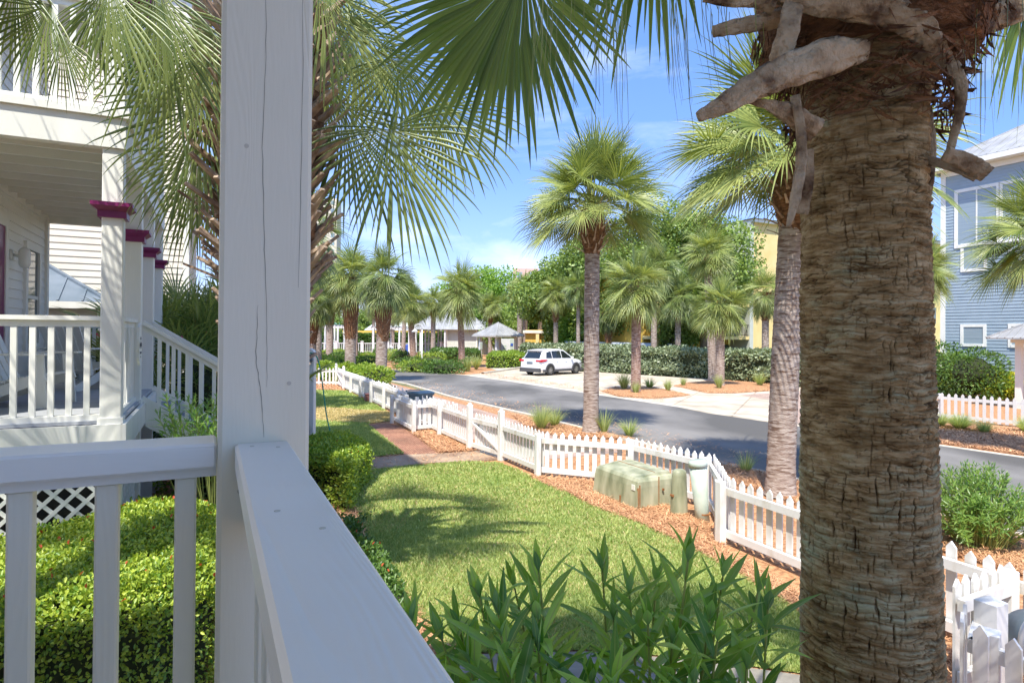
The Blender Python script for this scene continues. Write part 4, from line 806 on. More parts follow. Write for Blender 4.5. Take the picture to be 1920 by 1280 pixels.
# walls: porch wall facing the road (+x local)
mxw=face(WX,0,rad(90))     # local x -> +y, -y -> +x
place(siding(0,LEN,nf,4.60,.125),mxw).build('wall',M['siding'],nh)
place(siding(0,LEN,4.74,7.15,.125),mxw).build('upper_wall',M['siding'],nh)
b=MB(); b.box(-9,WX-.003,.02,LEN-.02,0,12); b.build('wall_core',M['siding'],nh)
place(siding(-9,.1,7.5,12,.125),face(0,-.1,0)).build('upper_wall',M['siding'],nh)
place(siding(0,LEN,7.5,12,.125),face(.1,0,rad(90))).build('upper_wall',M['siding'],nh)
place(siding(-9,WX,.1,7.4,.125),face(0,0,0)).build('side_wall',M['siding'],nh)
b=MB(); b.box(WX-.01,WX+.045,LEN-.10,LEN+.02,nf,4.44); b.box(WX,WX+.035,.02,LEN,4.40,4.598); b.build('corner_board',M['siding'],nh)
b=MB(); b.box(-9,.09,-.09,LEN,7.46,12.0); b.build('third_floor',M['siding'],nh)
seamroof(nh,[(-9.4,-.5,12),(.5,-.5,12),(.5,LEN+.5,12),(-9.4,LEN+.5,12)],[(-6.5,2.6,14),(-2.4,2.6,14)],M['metal'])
b=MB(); x0,x1=1.85,2.75
b.box(x0,x1,-.05,-.012,nf+.02,nf+2.1,mxw); dr_=b.build('door',M['burg'],nh); b=MB(); b.box(x0-.12,x0,-.065,0,nf,nf+2.25,mxw); b.box(x1,x1+.12,-.065,0,nf,nf+2.25,mxw); b.box(x0,x1,-.065,0,nf+2.1,nf+2.25,mxw); b.build('door_frame',M['siding'],dr_)
b=MB(); b.tube([mxw@Vector((2.65,-.052,nf+1)),mxw@Vector((2.65,-.10,nf+1)),mxw@Vector((2.55,-.11,nf+1))],.018,8); b.build('door_handle',M['alloy'],dr_)
window(nh,mxw,3.86,4.48,2.5,3.83,M['siding'],M['glass'],.10)
b=MB(); b.tube([mxw@Vector((3.10,-.02,3.66)),mxw@Vector((3.10,-.05,3.66))],[.07,.07],16); b.tube([mxw@Vector((3.10,-.05,3.66)),mxw@Vector((3.10,-.16,3.64)),mxw@Vector((3.10,-.17,3.58))],.02,8); b.tube([mxw@Vector((3.10,-.17,3.76)),mxw@Vector((3.10,-.17,3.72)),mxw@Vector((3.10,-.17,3.54)),mxw@Vector((3.10,-.17,3.50))],[.03,.065,.065,.04],14); b.build('wall_lamp',M['white'],nh,True)
# lattice below the porch
def lattice(mx,x0,x1,z0,z1,p=.115,w=.034):
    b=MB(); H=z1-z0; k=x0-H
    while k<x1:
        for sgn,yy in ((1,-.012),(-1,-.004)):
            a0,a1=(k,z0),(k+H,z1)
            if sgn<0: a0,a1=(k,z1),(k+H,z0)
            # clip to x0..x1
            def cl(t): return (a0[0]+(a1[0]-a0[0])*t,a0[1]+(a1[1]-a0[1])*t)
            t0=max(0,(x0-a0[0])/H); t1=min(1,(x1-a0[0])/H)
            if t1-t0>.02:
                q0,q1=cl(t0),cl(t1); b.beam(mx@Vector((q0[0],yy,q0[1])),mx@Vector((q1[0],yy,q1[1])),.008,w,mx.to_3x3()@Vector((0,0,1)))
        k+=p*math.sqrt(2)
    return b
lattice(face(0,-.02,0),WX,-.09,.02,nf-.285,).build('lattice_panel',M['white'],nh)
lattice(face(.03,0,rad(90)),.09,SPC-.09,.02,nf-.285).build('lattice_panel',M['white'],nh)

for k in range(4): b=MB(); b.box(-.085,.085,k*SPC-.085,k*SPC+.085,0,nf-.301); b.build('pier',M['white'],nh)
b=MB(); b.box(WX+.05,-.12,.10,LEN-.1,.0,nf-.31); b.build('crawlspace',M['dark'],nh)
# stairs toward the road between posts 2 and 3
ys0,ys1=SPC+.05,2*SPC-.05; run,rise=.285,.18; ns_=6
b=MB()
for i in range(ns_): b.box(.131+i*run,.131+(i+1)*run+.02,ys0+.05,ys1-.05,nf-(i+1)*rise-.035,nf-(i+1)*rise)
b.build('stair_tread',M['step'],nh).name='stair_treads'
b=MB()
for y in (ys0,ys1-.04):
    L=ns_*run; b.prism([(.131,nf-.02),(.131,nf-.32),(.131+L,nf-ns_*rise-.32),(.131+L,nf-ns_*rise-.02)],0,.04,Matrix.Translation((0,y+.04,0))@Matrix.Rotation(rad(90),4,'X'))
b.build('stringer',M['white'],nh)
b=MB(); x2=.131+ns_*run; b.box(x2-.5,x2+.22,ys0,ys1,0,nf-(ns_+1)*rise); b.box(x2-.5,x2+.2,ys1+.01,ys1+.30,0,nf-(ns_+2)*rise); b.box(x2-.5,x2+.2,ys1+.301,ys1+.60,0,nf-(ns_+3)*rise); b.build('stair_landing',M['step'],nh)
for y in (ys0+.02,ys1-.02):
    b=MB(); sl_=rise/run
    for z_,hh,ww in ((2.80,.045,.10),(nf+.02,.06,.05)):
        b.beam((.09,y,z_),(.09+ns_*run,y,z_-sl_*ns_*run),ww,hh)
    b.beam((.09,y,2.74),(.09+ns_*run,y,2.74-sl_*ns_*run),.035,.06)
    k=.18
    while k<ns_*run: b.box(.09+k-.021,.09+k+.021,y-.021,y+.021,nf+.05-sl_*k,2.72-sl_*k); k+=.15
    b.build('stair_railing',M['white'],nh)
b=MB(); 
for y in (ys0+.02,ys1-.02): b.box(x2-.06,x2+.06,y-.06,y+.06,nf-ns_*rise-.2,nf-ns_*rise+1.05)
b.build('newel_post',M['white'],nh)
# house plaque hung on the porch rail
pl=T('house_plaque','small white scalloped house plaque hung on the neighbouring porch rail','sign',(*loc2w(NH,.10,.95),0),A)
prof=[(-.11,2.38),(-.06,2.36),(-.03,2.33),(0,2.32),(.03,2.33),(.06,2.36),(.11,2.38),(.13,2.42),(.12,2.47),(.14,2.50),(.14,2.60),(.12,2.64),(.10,2.68),(.09,2.73),(.04,2.75),(0,2.78),(-.04,2.75),(-.09,2.73),(-.10,2.68),(-.12,2.64),(-.14,2.60),(-.14,2.50),(-.12,2.47),(-.13,2.42)]
mxp=Matrix.Translation((.03,0,0))@Matrix.Rotation(rad(90),4,'Z')@Matrix.Rotation(rad(90),4,'X')
b=MB(); b.prism(prof,-.012,.012,mxp); b.build('board',M['white'],pl)
b=MB(); mq=Matrix.Translation((.045,0,0))@Matrix.Rotation(rad(90),4,'Z')
for z,wd,hh,nn in ((2.615,.07,.03,4),(2.545,.20,.045,8),(2.46,.15,.022,8),(2.415,.03,.02,1)):
    for i in range(nn): x=-wd/2+wd*i/nn; b.box(x,x+wd/nn*.72,-.002,0,z-hh/2,z+hh/2,mq)
b.box(-.12,.12,-.002,0,2.578,2.582,mq); b.box(-.12,.12,-.002,0,2.51,2.514,mq)
b.build('lettering',M['plastic'],pl)
# adirondack chairs
def adirondack(name,label,loc,rz,cat='chair'):
    t=T(name,label,cat,loc,rz,'white porch chairs')
    b=MB()
    for i in range(5): x=-.25+i*.1; 
    for i in range(6): y=-.26+i*.09; b.box(-.26,.26,y,y+.075,.34-.018*i,.36-.018*i)
    b.build('seat',M['white'],t)
    b=MB()
    for i in range(5):
        x=-.22+i*.11; hh=.78+.10*(1-abs(i-2)/2); b.prism([(x-.048,0),(x+.048,0),(x+.05+(i-2)*.012,hh*.95),(x+(i-2)*.012,hh),(x-.05+(i-2)*.012,hh*.95)],0,.02,Matrix.Translation((0,.20,.22))@Matrix.Rotation(rad(90-24),4,'X')@Matrix.Scale(-1,4,(0,0,1)))
    b.build('backrest',M['white'],t)
    for s in (-1,1):
        b=MB(); b.prism([(-.34,0),(.42,0),(.46,.045),(.38,.09),(-.34,.06)],0,.022,Matrix.Translation((s*.34-.055,0,.56))@Matrix.Rotation(0,4,'Z')@Matrix(((0,0,0,0),(0,0,0,0),(0,0,0,0),(0,0,0,1)))) if False else b.box(s*.34-.06,s*.34+.06,-.34,.42,.56,.582,c=.008); b.build('armrest',M['white'],t)
        b=MB(); b.beam((s*.30,-.27,0),(s*.30,-.23,.56),.03,.10,(0,1,0)); b.build('leg',M['white'],t)
        b=MB(); b.beam((s*.30,-.30,.34),(s*.28,.55,.02),.03,.11); b.build('leg',M['white'],t)
        b=MB(); b.beam((s*.30,.30,.20),(s*.32,.38,.56),.03,.05,(0,1,0)); b.build('back_support',M['white'],t)
    return t
adirondack('adirondack_chair','white slatted porch chair nearest the post, cut by the left picture edge',(*loc2w(NH,-.95,1.55),nf),A+rad(75))
adirondack('adirondack_chair','white slatted porch chair facing the stairs at the far end of the porch',(*loc2w(NH,-.78,3.85),nf),A+rad(150))
# flower plants seen beyond the porch end
def bushcloud(c,r,n,L,Wd,hexa=False,flat=.8,up=.3,shell=.75,nz=.25,seed=1):
    """leaves through an uneven ellipsoid: returns V,F"""
    d=rdir(n); k=rng.random(n)**.35; rr=shell+(1-shell)*k; rr=np.where(rng.random(n)<.75,rr,rng.random(n)*shell+.1)
    lump=1+nz*(np.sin(d[:,0]*5+seed)+np.sin(d[:,1]*6+seed*2)+np.sin(d[:,2]*5+seed*3))/3*1.4
    p=np.array(c)+d*np.array(r)*(rr*lump)[:,None]; keep=p[:,2]>.02; p=p[keep]; d=d[keep]
    ld=unit(d+rdir(len(p))*.8+np.array([0,0,up])); nn=unit(d+rdir(len(p))*.5+np.array([0,0,.6]))
    return leaves(p,ld,nn,L*rng.uniform(.7,1.2,len(p)),Wd*rng.uniform(.7,1.2,len(p)),hexa)
def shrub(name,label,cat,c,r,n,L,Wd,m,grp=None,core=.62,hexa=False,extra=None,world=True,nz=.25,up=.3,stems=True):
    t=T(name,label,cat,(c[0],c[1],0),0,grp)
    V,Fq=bushcloud((0,0,c[2]),r,n,L,Wd,hexa,nz=nz,seed=c[0]*3.1,up=up); mk('foliage',V,Fq,m,t)
    b=MB()
    for i in range(5 if stems else 0):
        a=i*1.256+R.random(); b.tube([(0,0,0),(r[0]*.3*math.cos(a),r[1]*.3*math.sin(a),c[2]*.6),(r[0]*.62*math.cos(a),r[1]*.62*math.sin(a),c[2]+r[2]*.35)],[.02,.014,.005],5)
    if core:
        n1=10;n2=6;V=[];Fc=[]
        for i in range(n2+1):
            ph=math.pi*i/n2
            for j in range(n1): a=2*math.pi*j/n1; q=core*(1+.12*math.sin(3*a+i)); V.append((r[0]*q*math.sin(ph)*math.cos(a),r[1]*q*math.sin(ph)*math.sin(a),max(.0,c[2]+r[2]*q*math.cos(ph))))
        for i in range(n2):
            for j in range(n1): Fc.append((i*n1+j,i*n1+(j+1)%n1,(i+1)*n1+(j+1)%n1,(i+1)*n1+j))
        b.add(V,Fc)
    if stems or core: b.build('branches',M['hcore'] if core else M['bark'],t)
    if extra:
        mm,k,l,wd=extra; d=rdir(k); d[:,2]=np.abs(d[:,2]); p=np.array((0,0,c[2]))+d*np.array(r)*1.0; Vf,Ff=leaves(p,unit(d+rdir(k)*.7),unit(d),np.full(k,l),np.full(k,wd),True); mk('flowers',Vf,Ff,mm,t)
    return t
q=loc2w(NH,-1.0,LEN+.9); shrub('flowering_shrub','leafy plant with red flowers beyond the far end of the neighbouring porch','shrub',(q[0],q[1],1.7),(.55,.55,.9),900,.14,.04,M['dleaf'],extra=(M['flower'],40,.06,.05))
# grey shed with slate metal hip roof between the houses
gs=T('shed','small grey sided shed with slate metal hip roof seen through the neighbouring porch','shed',(*P(80,560,13.6)[:2],0),A)
place(siding(-3.2,1.0,0,3.25,.14),face(0,0,0)).build('wall',M['greysiding'],gs); place(siding(0,3,0,3.25,.14),face(1.0,0,rad(90))).build('wall',M['greysiding'],gs)
b=MB(); b.box(-3.2,.998,.02,3,0,3.25); b.build('wall_core',M['greysiding'],gs); b=MB(); b.box(-3.5,1.3,-.32,-.28,3.18,3.33); b.box(1.28,1.32,-.3,3.3,3.18,3.33); b.build('fascia',M['white'],gs)
seamroof(gs,[(-3.5,-.3,3.34),(1.3,-.3,3.34),(1.3,3.3,3.34),(-3.5,3.3,3.34)],[(-1.7,1.5,4.45),(-.5,1.5,4.45)],M['bluemetal'],pitch=.45)
# cream house behind
cq=P(352,500,16.0); ch=T('cream_house','tall cream sided house behind the neighbouring porch','house',(cq.x,16,0),A)
place(siding(-12,0,0,12.2,.16,.02),face(0,0,0)).build('wall',M['cream'],ch); place(siding(0,9,0,12.2,.16,.02),face(0,0,rad(90))).build('wall',M['cream'],ch)
b=MB(); b.box(-12,-.002,.02,9,0,12.2); b.build('wall_core',M['cream'],ch); b=MB(); b.box(-.10,.03,-.03,.10,0,12.2); b.build('corner_board',M['white'],ch)
seamroof(ch,[(-12.5,-.5,12.2),(.5,-.5,12.2),(.5,9.5,12.2),(-12.5,9.5,12.2)],[(-8,4.5,14.6),(-4,4.5,14.6)],M['metal'])
window(ch,face(0,0,0),-4.5,-3.6,4.9,6.2,M['white'],M['glass']); window(ch,face(0,0,0),-1.7,-.9,4.5,5.6,M['white'],M['glass'])
# ------------------------------------------------------------------ picket fences
def picket_mb(b,mx,x,h,w=.085,t=.02,z0=.05,pt=.055):
    b.prism([(x-w/2,z0),(x+w/2,z0),(x+w/2,h-pt),(x,h),(x-w/2,h-pt)],-t,0,mx@Matrix.Rotation(rad(90),4,'X'))
def fence(name,label,pts,hs=.86,side=-1,pitch=.142,post=.1,posth=.06,bay=2.0,grp='white picket fence panels',pm='fence',rails=True,cat='picket fence',endpost=(True,True),aged=()):
    """pickets on the far side (side=+1 -> left of travel), rails and posts on the other"""
    t=T(name,label,cat,(pts[0][0],pts[0][1],0),0,grp); kk=0
    for i in range(len(pts)-1):
        a=Vector((*pts[i],0))-Vector((*pts[0],0)); c=Vector((*pts[i+1],0))-Vector((*pts[0],0)); d=c-a; L=d.length; ang=math.atan2(d.y,d.x); mx=Matrix.Translation(a)@Matrix.Rotation(ang,4,'Z')
        nb=max(1,round(L/bay))
        for k in range(nb):
            x0,x1=L*k/nb,L*(k+1)/nb; b=MB(); n=max(1,round((x1-x0)/pitch)); yo=.024 if side>0 else -.004
            for j in range(n):
                x=x0+(j+.5)*(x1-x0)/n; picket_mb(b,mx@Matrix.Translation((0,yo+R.uniform(-.001,.001),R.uniform(-.006,.006)))@Matrix.Rotation(R.uniform(-.006,.006),4,'Y'),x,hs+R.uniform(-.008,.008))
            ry=(-.05,-.0005) if side>0 else (.0005,.05)
            b.box(x0+.002,x1-.002,ry[0],ry[1],hs-.215,hs-.125,mx); b.box(x0+.002,x1-.002,ry[0],ry[1],.10,.19,mx); b.build('picket_panel',M[pm],t)
            if k>0 or endpost[0]:
                if not(i>0 and k==0):
                    pass
                y0,y1=(-.052-post,-.052) if side>0 else (.052,.052+post)
                b=MB(); b.box(x0-post/2,x0+post/2,y0,y1,-.05,hs-.10+posth,mx,c=.008); b.build('post',M['fence_aged' if kk in aged else pm],t)
            kk+=1
        if i==len(pts)-2 and endpost[1]:
            b=MB(); y0,y1=(-.052-post,-.052) if side>0 else (.052,.052+post); b.box(L-post/2,L+post/2,y0,y1,-.05,hs-.10+posth,mx,c=.008); b.build('post',M[pm],t)
    return t
gL=G(884,843); gR=G(943,862); FO=(-.19,13.16)
far_end=G(646,730)
fence('picket_fence','long white picket fence receding from the gate to the far gate beside the road',[far_end,gL],.88,1,endpost=(False,False),aged=(1,2))
b0=G(1017,894)
fence('picket_fence','white picket fence panel just right of the gate',[gR,b0],.86,1,endpost=(False,True),bay=2.2)
c1=(1.50+.02,11.15); c1=G(1112,903); c2=(2.16,10.95)
fence('picket_fence','white picket fence panel behind the green transformer facing the viewer',[b0,c2],.86,1,pitch=.15,endpost=(False,True),aged=())
c3=(3.10,9.5); fence('picket_fence','white picket fence panel behind the two utility pedestals',[c2,c3],.86,1,endpost=(False,True))
c4_=(2.80,7.95); fence('picket_fence','short white picket return seen edge on behind the utility pedestals',[c3,c4_],.86,1,endpost=(False,True))
c5=(4.12,5.0); c6=(6.6,-.1)
fence('picket_fence','white picket fence passing behind the large foreground palm trunk',[c4_,c5],.86,1,pitch=.150,bay=1.6,endpost=(True,True),pm='fence')
fence('picket_fence','white picket fence continuing past the right picture edge',[c5,c6],.86,1,endpost=(False,True))
# small enclosure bottom right around a bin
e1=(3.36,4.62); fence('picket_fence','short white picket side of the bin enclosure in the bottom right corner',[e1,(4.05,4.98)],.86,1,pitch=.135,endpost=(False,False),bay=1.2)
tt=fence('picket_fence','foreground white picket row of the bin enclosure in the bottom right corner',[(3.60,2.9),(2.99,4.02),(3.22,4.28)],.86,1,pitch=.19,post=.12,endpost=(True,False),bay=1.3)
b=MB(); m_=Matrix.Translation((3.30,4.22,0))@Matrix.Rotation(A,4,'Z'); b.box(-.07,.07,-.07,.07,-.05,.89,m_); b.add([m_@Vector(v) for v in ((-.07,-.07,.89),(.07,-.07,.89),(.07,.07,.89),(-.07,.07,.89),(0,0,.93))],[(0,1,4),(1,2,4),(2,3,4),(3,0,4)]); b.build('newel_post',M['fence'],tt,world=True)
# first bin enclosure, beyond the brick path
q1=G(773,811); q2=G(829,806.5); q0=G(741,793); fq=w2loc(G(884,843),*q2); 
fence('picket_fence','white picket box around the bin beyond the brick path',[q0,q1,q2],.88,1,endpost=(True,True),bay=3)
# far cross fence and gate
fence('picket_fence','short white picket fence across the lawn at the far end of the yard',[G(574,722),G(628,722)],.88,-1,endpost=(True,False),pitch=.17)
def gate(name,label,p0,p1,h=.92,open_=0):
    t=T(name,label,'gate',(p0[0],p0[1],0),math.atan2(p1[1]-p0[1],p1[0]-p0[0]),'white picket gates'); L=math.hypot(p1[0]-p0[0],p1[1]-p0[1]); I=Matrix.Identity(4)
    b=MB(); n=round((L-.16)/.125)
    for j in range(n): x=.09+(j+.5)*(L-.18)/n; picket_mb(b,Matrix.Translation((0,.024,0)),x,h-.06)
    b.build('picket_panel',M['fence'],t)
    b=MB(); b.box(.075,L-.075,-.045,-.001,h-.27,h-.18); b.box(.075,L-.075,-.045,-.001,.09,.18); b.beam((.11,-.024,h-.29),(L-.11,-.024,.19),.04,.08,(0,1,0)); b.build('gate_frame',M['fence'],t)
    for x in (0,L):
        b=MB(); b.box(x-.06,x+.06,-.11,.01,-.05,h+.12,c=.012); b.tube([(x,-.05,h+.12),(x,-.05,h+.15),(x,-.05,h+.165)],[.05,.04,.012],10); b.build('gate_post',M['fence'],t)
    b=MB(); b.box(L-.16,L-.05,-.06,-.046,h-.25,h-.21); b.build('latch',M['rail'],t); return t
gate('picket_gate','white picket gate with diagonal brace at the end of the walkway',gL,gR,.93)
gate('picket_gate','small distant white picket gate at the far corner of the yard',G(632,722),far_end,.95)
# right-hand fence across the road
fence('picket_fence','weathered white picket fence across the road in front of the blue house',[G(1700,779),G(1760,786),G(1925,803),(18.2,14.6)],.88,-1,pitch=.19,bay=2.2,pm='poolwhite')
# ------------------------------------------------------------------ bins, transformer, pedestals, hose post
def wheelie(name,label,loc,rz,s=1):
    t=T(name,label,'bin',loc,rz,'slate blue wheeled bins'); b=MB()
    def ring(w,d,z): return [(-w,-d,z),(w,-d,z),(w,d,z),(-w,d,z)]
    def rr(w,d,z,c=.05): return [(-w+c,-d,z),(w-c,-d,z),(w,-d+c,z),(w,d-c,z),(w-c,d,z),(-w+c,d,z),(-w,d-c,z),(-w,-d+c,z)]
    rings=[rr(.21,.24,.06),rr(.26,.30,.86),rr(.29,.33,.87),rr(.29,.33,.93)]; V=sum(rings,[]); Fc=[(k*8+j,k*8+(j+1)%8,k*8+8+(j+1)%8,k*8+8+j) for k in range(3) for j in range(8)]+[tuple(range(7,-1,-1)),tuple(range(24,32))]
    b.add(V,Fc); b.build('body',M['bin'],t)
    b=MB(); V=[];n=9
    for i in range(n):
        a=i/(n-1); y=-.36+.70*a; z=.935+.045*math.sin(math.pi*a)**.6
        V+= [(-.30,y,.932),(-.28,y,z),(.28,y,z),(.30,y,.932)]
    b.add(V,[(i*4+j,i*4+j+1,i*4+5+j,i*4+4+j) for i in range(n-1) for j in range(3)]); b.build('lid',M['bin'],t,True)
    b=MB(); b.tube([(-.25,.37,.95),(-.25,.42,.97),(.25,.42,.97),(.25,.37,.95)],.016,8); b.build('handle',M['bin'],t)
    for s_ in (-1,1):
        b=MB(); b.tube([(s_*.25,.26,.12),(s_*.31,.26,.12)],[.12,.12],18); b.build('wheel',M['tyre'],t)
    return t
wheelie('wheeled_bin','slate blue wheeled bin standing inside the picket box beyond the brick path',(*loc2w(G(790,800),.15,.55),0),A+.3)
wb=T('round_bin','shiny round lidded steel bin lying inside the enclosure in the bottom right corner','bin',(3.74,4.26,0),A+rad(-40))
# tilted drum with domed lid, its round end toward the viewer
mxd=Matrix.Translation((0,0,.55))@Matrix.Rotation(rad(72),4,'X')
def lathe(prof,n=36,mx=Matrix.Identity(4)):
    b=MB(); V=[mx@Vector((r_*math.cos(2*math.pi*j/n),r_*math.sin(2*math.pi*j/n),z)) for r_,z in prof for j in range(n)]; m=len(prof)
    b.add(V,[(i*n+j,i*n+(j+1)%n,(i+1)*n+(j+1)%n,(i+1)*n+j) for i in range(m-1) for j in range(n)]); return b
lathe([(0,-.16),(.24,-.16),(.265,.20),(.265,.22)],36,mxd).build('body',M['bin'],wb,True)
lathe([(.275,.19),(.28,.23),(.25,.255),(.215,.25),(.20,.235),(.13,.25),(.10,.275),(.09,.28),(.06,.27),(0,.27)],36,mxd).build('lid',M['alloy'],wb,True)
lathe([(.195,.235),(.19,.262),(.155,.268),(.14,.245)],36,mxd).build('rim',M['plastic'],wb,True)
tf=T('transformer','rust streaked green utility transformer cabinet beside the lawn','transformer',(*G(1193,960),0),A)
# local: x = toward road (depth .78), y = away along fence (length 1.16); front face slopes
def rp(w0,w1,l0,l1,z): return [(w0,l0,z),(w1,l0,z),(w1,l1,z),(w0,l1,z)]
b=MB(); secs=[(0,.80,0,1.18,0),(.0,.80,.0,1.18,.05),(.035,.80,.01,1.17,.36),(.05,.79,.02,1.16,.44),(.085,.77,.05,1.13,.485),(.14,.74,.09,1.09,.50),(.42,.70,.10,1.08,.545)]
V=[]; 
for s_ in secs: V+=rp(*s_)
Fc=[(k*4+j,k*4+(j+1)%4,k*4+4+(j+1)%4,k*4+4+j) for k in range(len(secs)-1) for j in range(4)]+[tuple(range(len(V)-4,len(V)))]
b.add(V,Fc); b.build('cabinet',M['green'],tf)
b=MB(); b.box(.428,.438,-.004,.01,.05,.50); b.box(.428,.438,.10,1.08,.52,.551); b.build('lid_seam',M['rust'],tf); b=MB(); b.box(.03,.045,-.003,.02,.0,.36); b.box(.06,.075,-.004,.02,.0,.40); b.box(-.003,.02,.40,.43,.0,.16); b.build('rust_streak',M['rust'],tf)
b=MB(); b.box(.018,.030,.07,.15,.31,.39); b.build('label_plate',M['white'],tf); b=MB(); b.box(-.03,.84,-.03,1.21,-.02,.018); b.build('pad',M['concrete'],tf)
b=MB(); b.tube([(.5,-.012,.30),(.5,-.03,.30)],[.02,.02],8); b.build('bolt',M['rust'],tf)
g_=G(1273,966); pd=T('utility_pedestal','short tapered olive green utility pedestal beside the transformer','utility pedestal',(*g_,0),A)
b=MB(); b.tube([(0,0,-.03),(0,0,.05),(0,0,.60),(0,0,.665),(0,0,.69)],[.145,.142,.118,.11,.07],14,True,.8); b.build('body',M['green'],pd,True); b=MB(); b.box(-.146,-.10,-.03,.03,.30,.33); b.build('lock',M['rust'],pd)
g_=G(1318,978); pd=T('utility_pedestal','taller pale tubular utility pedestal leaning against the fence','utility pedestal',(*g_,0),A)
b=MB(); b.tube([(.0,0,-.03),(-.02,.01,.2),(-.07,.03,.80)],[.10,.10,.125],18); b.build('body',M['pale'],pd,True); b=MB(); b.tube([(-.07,.03,.80),(-.075,.032,.86),(-.078,.033,.885)],[.134,.134,.12],18); b.build('cap',M['pale'],pd,True); b=MB(); b.tube([(-.0,0,.12),(-.0,0,.14)],[.107,.107],18); b.build('band',M['rust'],pd)
mb_=T('utility_box','small maroon box on the ground against the picket fence','utility box',(*G(692,753),0),A); b=MB(); b.box(-.16,.16,-.15,.15,0,.27,c=.03); b.build('body',M['maroon'],mb_); b=MB(); b.box(-.175,.175,-.165,.165,.272,.33,c=.025); b.build('lid',M['maroon'],mb_)
hp=P(584,660,12.6); hq=T('hose_post','white outdoor tap post with rounded top standing beside the near porch post','post',(hp.x-.02,12.6,0),0)
b=MB(); b.box(-.10,.10,-.08,.08,0,2.22,c=.01); b.prism([(-.10,2.22),(.10,2.22),(.098,2.27),(.07,2.33),(0,2.36),(-.07,2.33),(-.098,2.27)],-.08,.08,Matrix.Rotation(rad(90),4,'X')); b.build('post',M['fence'],hq)
b=MB(); b.tube([(.04,-.08,2.13),(.04,-.14,2.13)],[.05,.045],12); b.build('tap',M['bluemetal'],hq); b=MB(); b.tube([(-.0,-.08,.62),(.0,-.15,.62),(.02,-.17,.58)],.02,8); b.build('tap',M['alloy'],hq)
hs_=[(588,1030),(575,880),(571,790),(566,720),(566,680),(578,665),(590,662),(600,685),(606,730),(612,780),(620,815),(621,832),(612,847),(603,850),(592,845),(584,825),(582,815),(590,830),(594,833)]
hs_=[(568,760),(566,700),(568,672),(580,661),(592,663),(600,685),(606,730),(612,780),(620,812),(621,834),(612,846),(603,849),(592,845),(585,832),(582,818),(588,826),(594,831)]
b=MB(); pts=[P(x,y,12.36) for x,y in hs_]
def smooth(pts,k=4):
    q=[Vector(p) for p in pts]
    for _ in range(3):
        o_=[q[0]]
        for i in range(len(q)-1): o_+= [q[i]*.75+q[i+1]*.25,q[i]*.25+q[i+1]*.75]
        o_.append(q[-1]); q=o_
    return q
b.tube(smooth(pts),.013,8); tag(b.build('garden_hose',M['hose'],loc=tuple(pts[0])),'green garden hose looped over the white tap post','hose')
# ------------------------------------------------------------------ white SUV
cp=np.array(G(1029,704)); cf=np.array(G(1081,698.5)); hd=unit(np.array([.70,.715])); rt=np.array([hd[1],-hd[0]])
cc=cp+hd*1.33+(-rt)*.80
car=T('parked_car','white parked estate car with dark wheel arches facing away beside the hedge','car',(cc[0],cc[1],0),math.atan2(hd[1],hd[0]))
# local: x forward, y left. lower body by cross sections
sx=[(-2.28,.46,.95,.74),(-2.25,.36,1.05,.82),(-2.12,.30,1.10,.90),(-1.7,.27,1.11,.92),(-.9,.27,1.10,.92),(0,.27,1.08,.92),(.8,.27,1.06,.92),(1.25,.28,1.04,.91),(1.7,.30,.98,.88),(2.05,.33,.90,.80),(2.24,.38,.80,.68),(2.30,.45,.66,.55)]
def section(x,zb,zt,w): return [(x,-w*.93,zb),(x,-w,zb+.12),(x,-w*1.0,zb+(zt-zb)*.55),(x,-w*.965,zt-.07),(x,-w*.90,zt),(x,w*.90,zt),(x,w*.965,zt-.07),(x,w,zb+(zt-zb)*.55),(x,w,zb+.12),(x,w*.93,zb)]
b=MB(); V=sum([section(*s_) for s_ in sx],[]); m=len(sx); b.add(V,[(i*10+j,(i+1)*10+j,(i+1)*10+(j+1)%10,i*10+(j+1)%10) for i in range(m-1) for j in range(10)]+[tuple(range(10)),tuple(range((m-1)*10+9,(m-1)*10-1,-1))]); b.build('body',M['carpaint'],car,True)
gh=[(-2.05,1.10,.80),(-1.75,1.55,.66),(-1.55,1.64,.64),(-.9,1.69,.65),(0,1.68,.65),(.35,1.60,.66),(1.15,1.08,.80)]
b=MB(); V=[]
for x,z,w_ in gh: V+=[(x,-.82,1.05),(x,-w_,z),(x,-w_*.7,z+.02),(x,w_*.7,z+.02),(x,w_,z),(x,.82,1.05)]
m=len(gh); b.add(V,[(i*6+j,(i+1)*6+j,(i+1)*6+j+1,i*6+j+1) for i in range(m-1) for j in range(5)]); b.build('roof',M['carpaint'],car,True)
